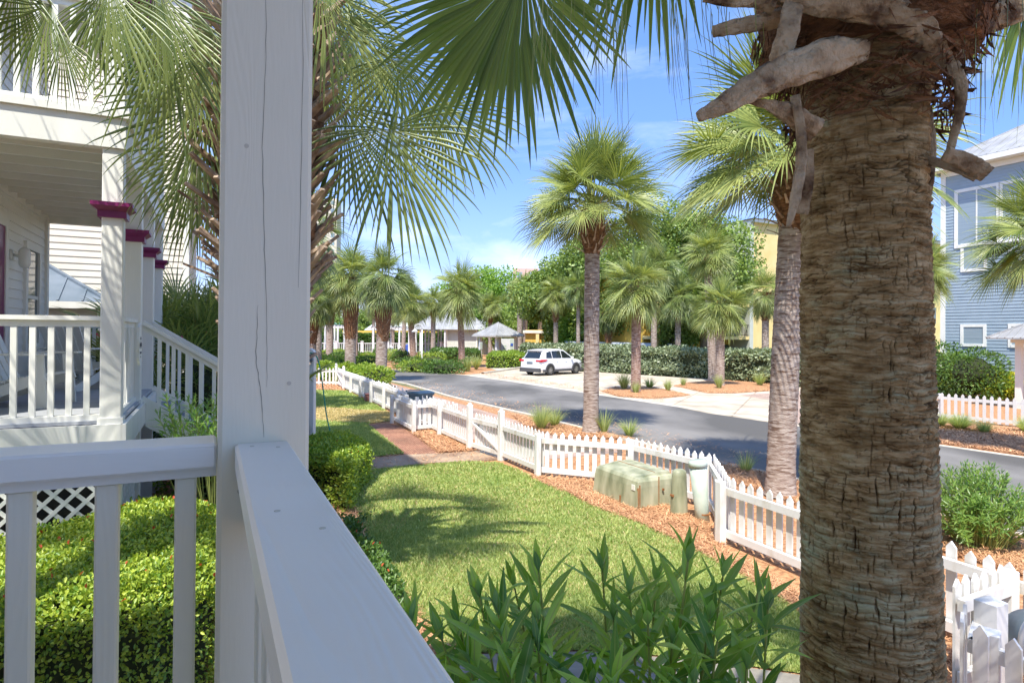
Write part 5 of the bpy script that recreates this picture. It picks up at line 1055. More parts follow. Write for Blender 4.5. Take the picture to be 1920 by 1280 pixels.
for sy in (-1,1):
    b=MB()
    for poly in ([(-1.62,1.13),(-1.50,1.50),(-1.05,1.58),(-1.02,1.12)],[(-.97,1.12),(-1.0,1.585),(-.12,1.60),(-.08,1.11)],[(-.02,1.11),(-.06,1.60),(.25,1.56),(.98,1.11)]):
        V=[];
        for x,z in poly: wv=.83-(z-1.05)*.29; V.append((x,sy*(wv+.012),z))
        b.add(V,[tuple(range(4)) if sy<0 else (3,2,1,0)])
    b.build('side_window',M['dglass'],car)
    b=MB(); b.box(-2.0,2.05,sy*.885 if sy>0 else -.935,.935 if sy>0 else -.885,.24,.40); b.build('sill_trim',M['plastic'],car)
    for x in (-1.33,1.33):
        b=MB(); V=[];n=14
        for i in range(n+1):
            a=math.pi*i/n-.0; V+=[(x+.36*math.cos(a),sy*.945,.36+.36*math.sin(a)),(x+.45*math.cos(a),sy*.945,.36+.45*math.sin(a)),(x+.45*math.cos(a),sy*.86,.36+.45*math.sin(a)),(x+.36*math.cos(a),sy*.86,.36+.36*math.sin(a))]
        b.add(V,[(i*4+j,i*4+(j+1)%4,i*4+4+(j+1)%4,i*4+4+j) for i in range(n) for j in range(4)]); b.build('wheel_arch',M['plastic'],car)
        wh=lathe([(.19,-.10),(.335,-.11),(.36,-.08),(.36,.08),(.335,.11),(.23,.115),(.22,.10)],28,Matrix.Translation((x,sy*.84,.36))@Matrix.Rotation(rad(90),4,'X')).build('wheel',M['tyre'],car,True)
        b=MB(); yy=sy*.955
        b.tube([(x,yy-.02*sy,.36),(x,yy,.36)],[.05,.05],10)
        for k in range(10): a=k*math.pi/5; b.beam((x,yy-.012*sy,.36),(x+.22*math.cos(a),yy-.012*sy,.36+.22*math.sin(a)),.045,.02,(0,1,0))
        b.build('rim',M['alloy'],wh)
        lathe([(0,0),(.22,0)],20,Matrix.Translation((x,sy*.925,.36))@Matrix.Rotation(rad(90),4,'X')).build('wheel_well',M['dark'],wh)
    b=MB(); b.prism([(-2.30,.98),(-2.24,1.06),(-1.55,1.04),(-1.75,.94),(-2.27,.88)],0,.02,Matrix.Translation((0,sy*.915,0))@Matrix.Rotation(rad(90),4,'X')); b.box(-2.31,-2.22,sy*.52 if sy>0 else -.90,.90 if sy>0 else -.52,.93,1.04); b.build('tail_light',M['red'],car)
    b=MB(); b.box(.72,.92,sy*.93 if sy>0 else -1.06,1.06 if sy>0 else -.93,1.06,1.20,c=.03); b.build('door_mirror',M['carpaint'],car)
    b=MB()
    for x in (-.75,.15): b.box(x,x+.2,sy*.925 if sy>0 else -.95,.95 if sy>0 else -.925,.93,.96)
    b.build('door_handle',M['carpaint'],car)
    b=MB(); b.prism([(1.6,.78),(2.22,.72),(2.26,.66),(1.85,.66)],0,.02,Matrix.Translation((0,sy*.84,0))@Matrix.Rotation(rad(90),4,'X')); b.build('headlight',M['alloy'],car)
b=MB(); b.add([(-2.085,-.66,1.12),(-2.085,.66,1.12),(-1.80,.58,1.52),(-1.80,-.58,1.52)],[(0,3,2,1)]); b.build('rear_window',M['dglass'],car)
b=MB(); b.add([(1.17,.72,1.10),(1.17,-.72,1.10),(.42,-.60,1.59),(.42,.60,1.59)],[(0,1,2,3)]); b.build('windscreen',M['dglass'],car)
b=MB(); b.box(-2.33,-2.15,-.86,.86,.24,.50); b.build('bumper',M['plastic'],car); b=MB(); b.box(-2.305,-2.285,-.26,.26,.76,.90); b.build('licence_plate',M['bluemetal'],car)
b=MB(); b.box(-1.88,-1.55,-.62,.62,1.60,1.635); b.build('spoiler',M['carpaint'],car)
# ------------------------------------------------------------------ pool house, pavilion, pergolas, pool fence, lamp
ph0=P(838,640,76); ph=T('pool_house','small sage sided pool house with grey metal hip roof','building',(ph0.x,76,0),0)
w0=3.7
place(siding(0,w0,0,3.1,.17,.02),face(0,0,0)).build('wall',M['greysiding'],ph); place(siding(0,5,0,3.1,.17,.02),face(w0,0,rad(52))).build('wall',M['greysiding'],ph)
b=MB(); b.box(-.12,.06,-.05,.1,0,3.1); b.box(w0-.07,w0+.07,-.06,.1,0,3.1); b.build('corner_board',M['white'],ph)
b=MB(); b.prism([(.02,.02),(w0-.02,.02),(w0+3,4),(w0+1.5,9),(.02,9)],0,3.1); b.build('wall_core',M['greysiding'],ph)
seamroof(ph,[(-4.9,-.8,3.15),(4.9,-.8,3.15),(4.9,9,3.15),(-4.9,9,3.15)],[(-1.1,4,5.7),(2.2,4,5.7)],M['metal'],pitch=.6)
b=MB(); 
for x in (-4.6,-3.2,-.2): b.box(x-.1,x+.1,-.6,-.4,0,3.1)
b.build('porch_column',M['poolwhite'],ph)
pv=P(934,640,60.5); pt=T('pavilion','small open pavilion with square metal pyramid roof on white columns','pavilion',(pv.x,60.5,0),rad(45-3))
s_=1.25
for x,y in ((-s_,-s_),(s_,-s_),(s_,s_),(-s_,s_)):
    b=MB(); b.box(x-.13,x+.13,y-.13,y+.13,0,2.45,c=.01); b.box(x-.17,x+.17,y-.17,y+.17,0,.25); b.build('column',M['poolwhite'],pt)
b=MB(); e=1.45
for p_,q_ in (((-e,-e),(e,-e)),((e,-e),(e,e)),((e,e),(-e,e)),((-e,e),(-e,-e))): b.beam((*p_,2.38),(*q_,2.38),.12,.16)
b.build('beam',M['poolwhite'],pt)
e=1.85; seamroof(pt,[(-e,-e,2.5),(e,-e,2.5),(e,e,2.5),(-e,e,2.5)],[(0,0,3.78)],M['metal'],pitch=.32)
b=MB(); b.box(-e,e,-e,e,2.38,2.44); b.build('soffit',M['poolwhite'],pt)
iv=P(951,652,63.5); ic=T('vending_cabinet','white cabinet with small blue emblem standing behind the pavilion columns','cabinet',(iv.x,63.5,0),0)
b=MB(); b.box(-.95,.7,0,.7,.05,2.15); b.build('body',M['poolwhite'],ic); b=MB(); b.box(.30,.66,-.02,-.001,.1,2.1); b.build('side_panel',M['pale'],ic); b=MB(); b.prism([(-.16,-.12),(.12,-.16),(.16,.10),(-.10,.15)],0,.02,Matrix.Translation((.47,-.03,1.55))@Matrix.Rotation(rad(90),4,'X')); b.build('emblem',M['bluepaint'],ic)
b=MB(); b.box(-.4,-.1,-.02,-.001,1.1,1.5); b.build('slot_panel',M['pale'],ic)
rb=P(962,640,64); tag(MB().tube([(0,0,0),(0,0,1.2),(0,0,1.9),(0,0,2.6)],[.05,.05,.06,.04],8).add([], []).build('post',M['rail'],loc=(0,0,0)),'','',None) if False else None
rt_=T('notice_board','grey notice box fixed to the left pavilion column','notice board',(*P(901.5,649,57.9)[:2],0),rad(42)); b=MB(); b.box(-.16,.16,-.06,.06,1.15,1.85,c=.01); b.build('box',M['shutter'],rt_); b=MB(); b.box(-.12,.12,-.075,-.061,1.2,1.8); b.build('door_panel',M['pale'],rt_)
def pergola(name,label,x0p,x1p,D,z,depth=3.2,n=6):
    a=P(x0p,640,D).x; c=P(x1p,640,D).x; t=T(name,label,'pergola',(a,D,0),0,'white pool pergolas'); L=c-a
    for r_ in range(2):
        for k in range(n): x=L*k/(n-1); b=MB(); b.box(x-.11,x+.11,r_*depth-.11,r_*depth+.11,0,z-.25); b.build('column',M['poolwhite'],t)
        b=MB(); b.box(-.4,L+.4,r_*depth-.06,r_*depth+.06,z-.25,z); b.build('beam',M['poolwhite'],t)
    b=MB(); k=-.3
    while k<L+.3: b.box(k,k+.07,-.5,depth+.5,z+.001,z+.17); k+=.45
    b.build('rafters',M['poolwhite'],t)
pergola('pergola','white pool pergola between the pool house and the thick trunked palm',700,822,82,3.35,n=6)
pergola('pergola','white pool pergola behind the far gate palms',596,652,84,3.5,n=4)
def poolfence(label,p0,p1,D0,D1,h=1.35):
    a=P(p0,640,D0); c=P(p1,640,D1); L=math.hypot(c.x-a.x,D1-D0); t=T('pool_fence',label,'fence',(a.x,D0,0),math.atan2(D1-D0,c.x-a.x),'white railings round the pool')
    nb=max(1,round(L/3))
    for k in range(nb):
        x0,x1=L*k/nb,L*(k+1)/nb; b=MB(); b.box(x0,x1,-.04,.04,h-.09,h); b.box(x0,x1,-.03,.03,.12,.2); x=x0+.2
        while x<x1-.1: b.box(x-.03,x+.03,-.025,.025,.201,h-.091); x+=.26
        b.build('railing_panel',M['poolwhite'],t)
        b=MB(); b.box(x0-.16,x0+.16,-.16,.16,0,h+.15); b.box(x0-.2,x0+.2,-.2,.2,h+.151,h+.23); b.build('pier',M['poolwhite'],t)
poolfence('white pool railing left of the pool path',580,822,77,80); poolfence('white pool railing between the path and the pool house',828,842,78,77)
poolfence('short white railing right of the pool house',925,940,76,74)
lp=G(791,686); D=lp[1]; ls=T('street_lamp','white gooseneck street lamp with small bell shade','street lamp',(*lp,0),0)
b=MB(); arc=[(0,0,0),(0,0,.1),(0,0,2.95)]; b.tube(arc,[.10,.055,.05],10); b.build('pole',M['poolwhite'],ls,True)
b=MB(); b.tube([(0,0,2.9)]+[(-.30+.30*math.cos(a),0,3.1+.30*math.sin(a)) for a in np.linspace(0,math.pi,10)]+[(-.60,0,2.98)],.032,8); b.build('arm',M['poolwhite'],ls,True)
lathe([(0,.18),(.06,.17),(.09,.08),(.24,-.02),(.27,-.10),(.26,-.10),(0,-.03)],20,Matrix.Translation((-.60,0,2.86))).build('lamp_shade',M['poolwhite'],ls,True)
bb=T('waste_bin','dark blue waste bin by the pool fence gate','bin',(*P(766,650,76)[:2],0),0); b=MB(); b.tube([(0,0,0),(0,0,1.05)],[.34,.40],14); b.build('body',M['bluepaint'],bb); b=MB(); b.tube([(0,0,1.05),(0,0,1.12),(0,0,1.25)],[.42,.42,.2],14); b.build('lid',M['bluepaint'],bb)
aw=P(642,626,96); awx=P(818,626,96).x; aw_=T('long_shelter','long low shelter with orange canvas edge behind the pool pergolas','building',(aw.x,96,0),0)
b=MB(); b.box(0,awx-aw.x,0,4,2.35,2.95); b.build('awning',M['awn'],aw_); b=MB(); 
for k in range(6): b.box(k*(awx-aw.x)/5-.1,k*(awx-aw.x)/5+.1,.1,.3,0,2.35)
b.build('column',M['poolwhite'],aw_)
gr=P(690,620,104); t=T('low_house','low house with dark grey roof beyond the pool','house',(gr.x,104,0),0); b=MB(); b.box(0,7,0,6,0,3.1); b.build('wall',M['tower'],t); seamroof(t,[(-.5,-.5,3.1),(7.5,-.5,3.1),(7.5,6.5,3.1),(-.5,6.5,3.1)],[(1,3,4.7),(6,3,4.7)],M['greysiding'],pitch=.8)
te=P(629,620,150); t=T('teal_roofed_house','distant house with pale teal roof between the left palms','house',(te.x,150,0),0); b=MB(); b.box(0,3.3,0,5,0,4.6); b.build('wall',M['tower'],t)
b=MB(); b.add([(-.7,-.7,4.6),(4,-.7,4.6),(4,5.7,4.6),(-.7,5.7,4.6),(1.6,2.5,6)],[(0,1,4),(1,2,4),(2,3,4),(3,0,4)]); b.build('roof',M['teal'],t)
b=MB(); 
for k in range(4): b.box(.3+k*.8,.7+k*.8,-.03,-.001,3.4,4.2)
b.build('windows',M['dark'],t)
# distant tower blocks
def tower(name,label,x0,x1,ytop,D,m,cols,rows):
    a=P(x0,ytop,D); c=P(x1,ytop,D); t=T(name,label,'building',(a.x,D,0),0); L=c.x-a.x; b=MB(); b.box(0,L,0,L*.6,0,a.z); b.build('wall',m,t)
    for r_ in range(rows):
        for k in range(cols):
            b=MB(); cw=L/cols; ch_=(a.z-4)/rows; b.box(cw*(k+.28),cw*(k+.72),-.06,-.005,4+ch_*(r_+.25),4+ch_*(r_+.75)); b.build('window',M['blind'],t)
    return t
tower('tower_block','pale sandy high rise tower behind the palm boots right of the porch post',585,632,372,260,M['tower'],3,16)
tower('apartment_block','pink rendered apartment block end rising behind the trees',962,1010,503,130,M['pinkwall'],2,4)
tower('hotel_block','pale far hotel block between palm crowns left of the pool house',718,752,588,210,M['tower'],3,4)
# ------------------------------------------------------------------ yellow buildings
yb=P(1412,500,50); yt=T('yellow_house','large yellow rendered house with dark railed balcony behind the clipped hedge','house',(yb.x,50,0),A)
b=MB(); b.box(0,27,0,10,0,11.9); b.build('wall',M['yellow'],yt)
b=MB(); b.box(-.3,27.4,-.35,10.3,11.9,12.15); b.build('eave',M['white'],yt); b=MB(); b.add([(-.5,-.5,12.16),(27.6,-.5,12.16),(27.6,10.5,12.16),(-.5,10.5,12.16),(5,5,13.4),(22,5,13.4)],[(0,1,5,4),(1,2,5),(2,3,4,5),(3,0,4)]); b.build('roof',M['pinkwall'],yt)
b=MB(); b.box(-.4,.0,-.06,10,0,11.9); b.build('corner_pilaster',M['greysiding'],yt)
b=MB(); b.box(-9.5,-.4,2.0,10,0,7.8); b.build('recessed_wall',M['ochre'],yt)
for z in (2.35,5.0): 
    b=MB(); b.box(-9.6,-.4,.0,1.99,z,z+.25); s=b.build('balcony_slab',M['yellow'],yt)
    b=MB(); b.box(-9.6,-.4,.05,.10,z+1.15,z+1.22); b.box(-9.6,-.4,.05,.10,z+.35,z+.39); x=-9.5
    while x<-.45: b.box(x-.018,x+.018,.06,.09,z+.26,z+1.149); x+=.16
    b.build('balcony_railing',M['rail'],s)
    b=MB(); b.box(-3.5,-2.4,1.95,1.995,z+.25,z+2.6); dd=b.build('balcony_door',M['white'],yt); b=MB(); b.box(-3.3,-2.6,1.92,1.945,z+.5,z+2.4); b.build('pane',M['blind'],dd)
    for xx in (-1.6,-8.0): b=MB(); b.box(xx,xx+1.1,1.93,1.99,z+.3,z+2.7); b.build('window',M['glass'],yt)
for x0,x1 in ((-7.2,-6.2),(-1.3,-.5)): b=MB(); b.box(x0,x1,1.90,1.99,.7,1.9); b.build('window',M['glass'],yt)
b=MB(); b.box(-9.9,-9.5,.0,.5,0,4.9); b.build('porch_column',M['yellow'],yt)
for zz in (4.0,7.6):
    for xx in (4,9,14,19,24): b=MB(); b.box(xx,xx+1.1,-.03,-.005,zz,zz+1.6); b.build('window',M['glass'],yt)
b=MB(); b.box(22.2,22.5,-.05,-.01,0,11.8); b.build('downpipe',M['white'],yt)
y2=P(985,640,66); yt2=T('yellow_house','second ochre yellow building half hidden by trees behind the parked car','house',(y2.x,66,0),rad(-12))
b=MB(); b.box(0,19,0,8,0,3.1); b.build('wall',M['ochre'],yt2); b=MB(); b.box(-.2,19.2,-.4,0,2.75,3.05); b.build('ledge',M['cream'],yt2)
for x in (1.2,4.6,8,11.4,14.8,18): b=MB(); b.box(x,x+.35,-.35,-.01,0,2.7); b.build('column',M['yellow'],yt2)
for x in (2.4,5.8,9.2,12.6,16): b=MB(); b.box(x,x+1.2,-.06,-.005,1.0,2.3); b.build('window',M['dark'],yt2)
wl=T('garden_wall','long low wall with pale blue-white coping behind the clipped hedge','wall',(*P(1062,650,54)[:2],0),0)
wpts=[P(1062,650,54),P(1260,652,46),P(1262,652,45.4),P(1336,652,42)]
b=MB()
for i,zz in ((0,1.75),(2,1.45)):
    p,q=wpts[i],wpts[i+1]; b.beam((p.x,p.y,zz/2),(q.x,q.y,zz/2),.3,zz)
b.build('wall',M['blue'],wl,world=True); b=MB()
for i,zz in ((0,1.75),(2,1.45)):
    p,q=wpts[i],wpts[i+1]; b.beam((p.x,p.y-.02,zz+.15),(q.x,q.y-.02,zz+.15),.5,.30)
b.build('coping',mat('coping_paint',(.62,.70,.80),(.70,.76,.84),2,.6),wl,world=True)
# ------------------------------------------------------------------ blue house (right)
bq=P(1769,500,30); bh=T('blue_house','tall pale blue sided house with metal roof at the right','house',(bq.x,30,0),A-rad(90))
# local x runs toward the viewer along the street face (-u), local -y faces the picture
Z1=10.75
def bf(b): return b
place(siding(.1,14,0,Z1,.15,.02),face(0,0,0)).build('wall',M['blue'],bh)
b=MB(); b.box(.02,14,.01,11,0,Z1); b.build('wall_core',M['blue'],bh)
b=MB(); b.box(-.12,.10,-.04,.10,0,Z1); b.build('corner_board',M['white'],bh)
b=MB(); b.box(-.55,14.5,-.62,-.50,Z1-.02,Z1+.22); b.box(-.62,-.5,-.62,11,Z1-.02,Z1+.22); b.box(-.5,14.5,-.5,-.03,Z1-.02,Z1+.02); b.build('eave',M['white'],bh)
seamroof(bh,[(-.6,-.6,Z1+.25),(14.6,-.6,Z1+.25),(14.6,11.6,Z1+.25),(-.6,11.6,Z1+.25)],[(5.0,5.5,14.6),(9,5.5,14.6)],M['metal'],pitch=.42)
I4=face(0,0,0)
def onblue(px): # local x on the blue facade seen at pixel column px
    best=min(np.linspace(0,14,1401),key=lambda s:abs(((bq.x+s*CA*0+s*math.cos(A-rad(90)))-(px-960)/1150*(30+s*math.sin(A-rad(90)))))); return float(best)
for (xa,xb,ya,yb_) in ((1807,1845,462,505),(1807,1844,613,644),(1897,1930,612,646),(1897,1930,450,505)):
    s0,s1=onblue(xa),onblue(xb); Dm=30-s0*.898; zt=P(xa,ya,Dm).z; zb=P(xa,yb_,Dm).z
    window(bh,I4,s0,s1,zb,zt,M['white'],M['blind'],.13,mull=())
s0,s1=onblue(1796),onblue(1868); window(bh,I4,s0,s1,7.1,9.6,M['white'],M['blind'],.15,mull=((s0+s1)/2,)); s2=onblue(1880); window(bh,I4,s2,s2+1.6,7.1,9.6,M['white'],M['blind'],.15,mull=())
b=MB(); b.box(.1,14,-.07,-.021,Z1-.28,Z1-.03); b.build('frieze',M['siding'],bh)
# kiosk canopy at far right
kq=P(2038,640,21.5); kk=T('mail_kiosk','small metal roofed kiosk canopy on pale posts cut by the right picture edge','kiosk',(kq.x,21.5,0),A)
for x,y in ((0,0),(2.0,0),(2.0,2.0),(0,2.0)): b=MB(); b.box(x-.10,x+.10,y-.10,y+.10,0,2.55); b.build('post',M['siding'],kk)
b=MB(); b.box(-.2,2.2,-.2,2.2,2.5,2.62); b.build('beam',M['siding'],kk)
seamroof(kk,[(-.75,-.75,2.68),(2.75,-.75,2.68),(2.75,2.75,2.68),(-.75,2.75,2.68)],[(1,1,3.75)],M['metal'],pitch=.25)
# ------------------------------------------------------------------ broadleaf trees
def tree(name,label,px,D,H,rx,rz,n,lf,m,seed,trunk=.25,grp=None,clumps=46,gap=.12):
    c=P(px,640,D); t=T(name,label,'tree',(c.x,D,0),0,grp); r=np.random.default_rng(seed); cz=H-rz
    cl=unit(r.normal(size=(clumps,3)))*(r.random((clumps,1))**.45); cl=cl*np.array([rx,rx*.8,rz])*.86+np.array([0,0,cz]); cs=r.uniform(.22,.42,clumps)*min(rx,rz)
    k=r.integers(0,clumps,n); d=unit(r.normal(size=(n,3))); rad_=cs[k]*(r.random(n)**.4); p=cl[k]+d*rad_[:,None]*np.array([1.1,1.1,.8]); ok=p[:,2]>.4; p=p[ok]; d=d[ok]; nn=unit(d+r.normal(size=d.shape)*.5+np.array([0,0,.5])); ld=unit(d*.6+r.normal(size=d.shape)*.7+np.array([0,0,-.1]))
    V,Fq=leaves(p,ld,nn,lf*r.uniform(.6,1.3,len(p)),lf*.6*r.uniform(.6,1.3,len(p))); mk('crown',V,Fq,m,t)
    b=MB(); b.tube([(0,0,0),(.1,0,cz*.3),(0,0,cz*.7),(0,0,cz+rz*.3)],[trunk*1.3,trunk,trunk*.8,trunk*.3],9)
    for i in range(12):
        q=cl[i%clumps]; b.tube([(0,0,cz*.35+i*.06*cz),(q[0]*.5,q[1]*.5,(q[2]+cz*.5)/2),tuple(q)],[trunk*.5,trunk*.3,.03],6)
    b.build('trunk',M['bark'],t,True); return t
tg='broadleaf trees behind the palms'
tree('oak_tree','dark oak with rounded crown rising left behind the tall lone palm',1045,58,12.0,4.2,5.6,24000,.30,M['oak'],1,.3,tg)
tree('oak_tree','dark oak directly behind the tall lone palm',1130,54,12.4,4.6,5.9,24000,.30,M['oak'],2,.3,tg)
tree('oak_tree','broad oak between the small island palm and the pair of palms',1235,49,13.8,4.8,6.4,28000,.30,M['oak'],3,.3,tg)
tree('oak_tree','oak with the highest crown in front of the yellow house corner',1318,46,13.2,3.7,6.0,24000,.29,M['oak'],4,.3,tg)
tree('leafy_tree','bright green young tree low in the gap behind the tall lone palm',1075,55,5.6,1.8,2.8,8000,.24,M['mapleaf'],5,.12,tg)
tree('oak_tree','low oak thicket left of the balcony',1170,56,6.6,4.2,3.6,15000,.26,M['oak'],6,.2,tg)
tree('oak_tree','small dark tree in front of the balcony left end',1262,46,6.0,1.9,2.4,7000,.24,M['oak'],16,.16,tg)
tree('leafy_tree','light green tree with pointed crown rising above the pool house roof',925,84,13.2,4.2,5.0,15000,.36,M['mapleaf'],7,.2,tg)
tree('leafy_tree','light green tree left of the pointed one above the pool house roof',862,90,12.0,3.9,4.5,12000,.36,M['mapleaf'],8,.2,tg)
tree('oak_tree','olive tree behind the pavilion and the close pair of palms',990,76,8.0,5.0,4.2,14000,.32,M['oak'],9,.2,tg)
tree('oak_tree','dark tree behind the vending cabinet',945,72,5.2,3.0,2.6,8000,.26,M['oak'],17,.16,tg)
for i,(px,D,H,rx,lab) in enumerate(((640,118,5.4,7,'low distant tree behind the left pool pergola'),(705,112,7.8,5,'distant rounded tree above the pool pergola left of the thick trunked palm'),(760,116,7.0,6,'distant tree above the pool pergola right of the thick trunked palm'),(810,108,7.2,5.5,'distant tree behind the left end of the pool house'),(590,125,8.5,6,'distant tree just right of the porch post'),(1010,92,8.5,6,'distant tree behind the parked car'))):
    tree('leafy_tree',lab,px,D,H,rx,H*.42,7000,.45,M['oak'],40+i,.2,'distant trees beyond the pool')
# ------------------------------------------------------------------ hedges
def hedge(name,label,poly,h,n,L,Wd,m,grp=None,lump=.12,core=True,hexa=False,topfrac=.5,cat='hedge',flowers=None,lumpf=1.1,world=None,corem='hcore'):
    """clipped or loose hedge over a world polygon: leafy shell with an inner mass"""
    c=np.mean(np.array(poly),0); t=T(name,label,cat,(c[0],c[1],0),0,grp); q=np.array(poly)-c; k=len(q); seg=[np.linalg.norm(q[(i+1)%k]-q[i]) for i in range(k)]; per=sum(seg)
    def surf(nn):
        nt=int(nn*topfrac); lo=q.min(0);hi=q.max(0); out=[]
        while sum(map(len,out))<nt: cnd=rng.uniform(lo,hi,(nt*2,2)); out.append(cnd[inpoly(cnd,q)])
        tp=np.concatenate(out)[:nt]; e=np.full(nt,9.)
        for i in range(k):
            a=q[i];b_=q[(i+1)%k]; d=b_-a; tt=np.clip(((tp-a)@d)/(d@d),0,1); e=np.minimum(e,np.linalg.norm(tp-(a+tt[:,None]*d),axis=1))
        zt=h*(1-.16*np.exp(-(e/.16)**2))+lump*(fbm(tp[:,0]*lumpf+c[0],tp[:,1]*lumpf+c[1],3)-.45)*1.6
        p1=np.column_stack([tp,zt]); n1=np.tile([0,0,1.],(nt,1))
        ns=nn-nt; s=rng.random(ns)*per; cum=np.concatenate([[0],np.cumsum(seg)]); i=np.searchsorted(cum,s,side='right')-1; i=np.clip(i,0,k-1); f=(s-cum[i])/np.array(seg)[i]; a=q[i];b_=q[(i+1)%k]; xy=a+(b_-a)*f[:,None]; d=(b_-a)/np.array(seg)[i][:,None]; nr=np.stack([d[:,1],-d[:,0]],1)
        ar=sum(q[j][0]*q[(j+1)%k][1]-q[(j+1)%k][0]*q[j][1] for j in range(k)); nr=nr if ar>0 else -nr
        z=rng.random(ns)**.8*h; bul=lump*(fbm(s*lumpf*1.2,z*lumpf*2,3)-.5)*1.8-.10*(z/h)**4*1.5; xy=xy+nr*bul[:,None]
        return np.concatenate([p1,np.column_stack([xy,z])]),np.concatenate([n1,np.column_stack([nr,0*z])])
    p,nr=surf(n); p=p-nr*rng.random((n,1))*.12; ld=unit(nr*.5+rdir(n)*.8+np.array([0,0,.25])); nn=unit(nr+rdir(n)*.6+np.array([0,0,.2]))
    V,Fq=leaves(p,ld,nn,L*rng.uniform(.65,1.25,n),Wd*rng.uniform(.7,1.2,n),hexa); mk('foliage',V,Fq,m,t)
    if core:
        cc_=np.array([0,0]); qi=[]
        for i in range(k):
            a=q[i-1];b_=q[i];c_=q[(i+1)%k]; d1=(b_-a)/np.linalg.norm(b_-a); d2=(c_-b_)/np.linalg.norm(c_-b_); n1=np.array([d1[1],-d1[0]]);n2=np.array([d2[1],-d2[0]]); ar=sum(q[j][0]*q[(j+1)%k][1]-q[(j+1)%k][0]*q[j][1] for j in range(k)); sg=1 if ar>0 else -1; nv=(n1+n2); nv=nv/max(np.linalg.norm(nv),.3); qi.append(tuple(b_-sg*nv*.16))
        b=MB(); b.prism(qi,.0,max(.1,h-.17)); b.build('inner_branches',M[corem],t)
    if flowers:
        m2,kf,l=flowers; p2,n2=surf(kf*2); p2=p2[:kf]; n2=n2[:kf]; Vf,Ff=leaves(p2,unit(n2+rdir(kf)*.8),unit(n2+rdir(kf)*.3),np.full(kf,l),np.full(kf,l*.6),True); mk('red_leaves',Vf,Ff,M[m2],t)
    return t
# low clipped hedge between the two houses (near left)
H0=OH
def hl(x,y): return loc2w(OH,x,y)
hedge('clipped_hedge','yellow-green small leaved hedge between the two porches behind the near railing',[hl(-4.6,3.25),hl(-.35,3.45),hl(.05,3.9),hl(.1,5.6),hl(-.6,6.15),hl(-2.1,5.1),hl(-4.6,4.75)],1.06,88000,.036,.021,M['hleaf'],hexa=True,lump=.16,topfrac=.62,flowers=('rflower',120,.04))
hedge('clipped_hedge','rounded small leaved hedge end between the porch post and the lawn',[ (G(585,945)[0],G(585,945)[1]),G(655,965),G(672,930),(-2.5,11.0),(-3.3,12.1),(-3.9,11.2),(-3.6,9.6)],.80,17000,.060,.033,M['hleaf'],hexa=True,lump=.14,flowers=('rflower',25,.04))
lo_=[G(692,1062),G(735,1120),G(752,1160),G(700,1180),G(655,1080),G(665,1045)]
hedge('low_shrub','low row of dark glossy leaved shrubs along the foot of the near porch',[G(660,1010),G(712,1075),G(752,1150),G(768,1210),(-.9,4.0),(-1.5,4.6),(-2.2,6.9)],.38,9000,.055,.03,M['dleaf'],hexa=True,lump=.2,lumpf=3,cat='shrub',flowers=('rflower',20,.04),topfrac=.7)
# loose oleander in front of the neighbour's stairs
def oleander_leaf(p,d,L,Wd,nrm,curl):
    """lanceolate leaf, 3 across x 6 along, midrib raised. -> V,F,uvx"""
    s=unit(np.cross(d,nrm)); n_=np.cross(s,d); V=[];U=[]; q=p.copy(); dd=d.copy(); k=6
    prof=[.10,.62,.96,1,.80,.42,.02]
    for i in range(k+1):
        w_=Wd*prof[i]/2; V+= [q-s*w_+n_*w_*.35,q,q+s*w_+n_*w_*.35]; U+= [-1,0,1]
        dd=unit(dd-n_*curl/k); q=q+dd*L/k
    Fc=[(i*3+j,i*3+j+1,i*3+j+4,i*3+j+3) for i in range(k) for j in range(2)]
    return V,Fc,U
def olmat(name,c1,c2):
    m=bpy.data.materials.new(name); m.use_nodes=True; t=m.node_tree;n=t.nodes;L=t.links;b=n['Principled BSDF']; b.inputs['Roughness'].default_value=.33
    g=n.new('ShaderNodeNewGeometry'); rp=n.new('ShaderNodeValToRGB'); e=rp.color_ramp.elements; e[0].color=(*c1,1); e[1].color=(*c2,1); L.new(g.outputs['Random Per Island'],rp.inputs[0])
    at=n.new('ShaderNodeAttribute'); at.attribute_name='across'; ab=n.new('ShaderNodeMath'); ab.operation='ABSOLUTE'; L.new(at.outputs['Fac'],ab.inputs[0]); mr_=n.new('ShaderNodeMapRange'); mr_.inputs['From Min'].default_value=.05; mr_.inputs['From Max'].default_value=.13; L.new(ab.outputs[0],mr_.inputs[0])
    mm=n.new('ShaderNodeMixRGB'); mm.inputs[1].default_value=(.30,.38,.12,1); L.new(mr_.outputs[0],mm.inputs[0]); L.new(rp.outputs[0],mm.inputs[2])
    m3=n.new('ShaderNodeMixRGB'); m3.inputs[2].default_value=(.26,.37,.30,1); mf=n.new('ShaderNodeMath'); mf.operation='MULTIPLY'; mf.inputs[1].default_value=.65; L.new(g.outputs['Backfacing'],mf.inputs[0]); L.new(mf.outputs[0],m3.inputs[0]); L.new(mm.outputs[0],m3.inputs[1]); L.new(m3.outputs[0],b.inputs['Base Color'])
    tr=n.new('ShaderNodeBsdfTranslucent'); h_=n.new('ShaderNodeMixRGB'); h_.blend_type='MULTIPLY'; h_.inputs[0].default_value=1; h_.inputs[2].default_value=(1.7,1.9,.7,1); L.new(mm.outputs[0],h_.inputs[1]); L.new(h_.outputs[0],tr.inputs[0]); ms=n.new('ShaderNodeMixShader'); ms.inputs[0].default_value=.35; L.new(b.outputs[0],ms.inputs[1]); L.new(tr.outputs[0],ms.inputs[2]); L.new(ms.outputs[0],n['Material Output'].inputs[0]); return m
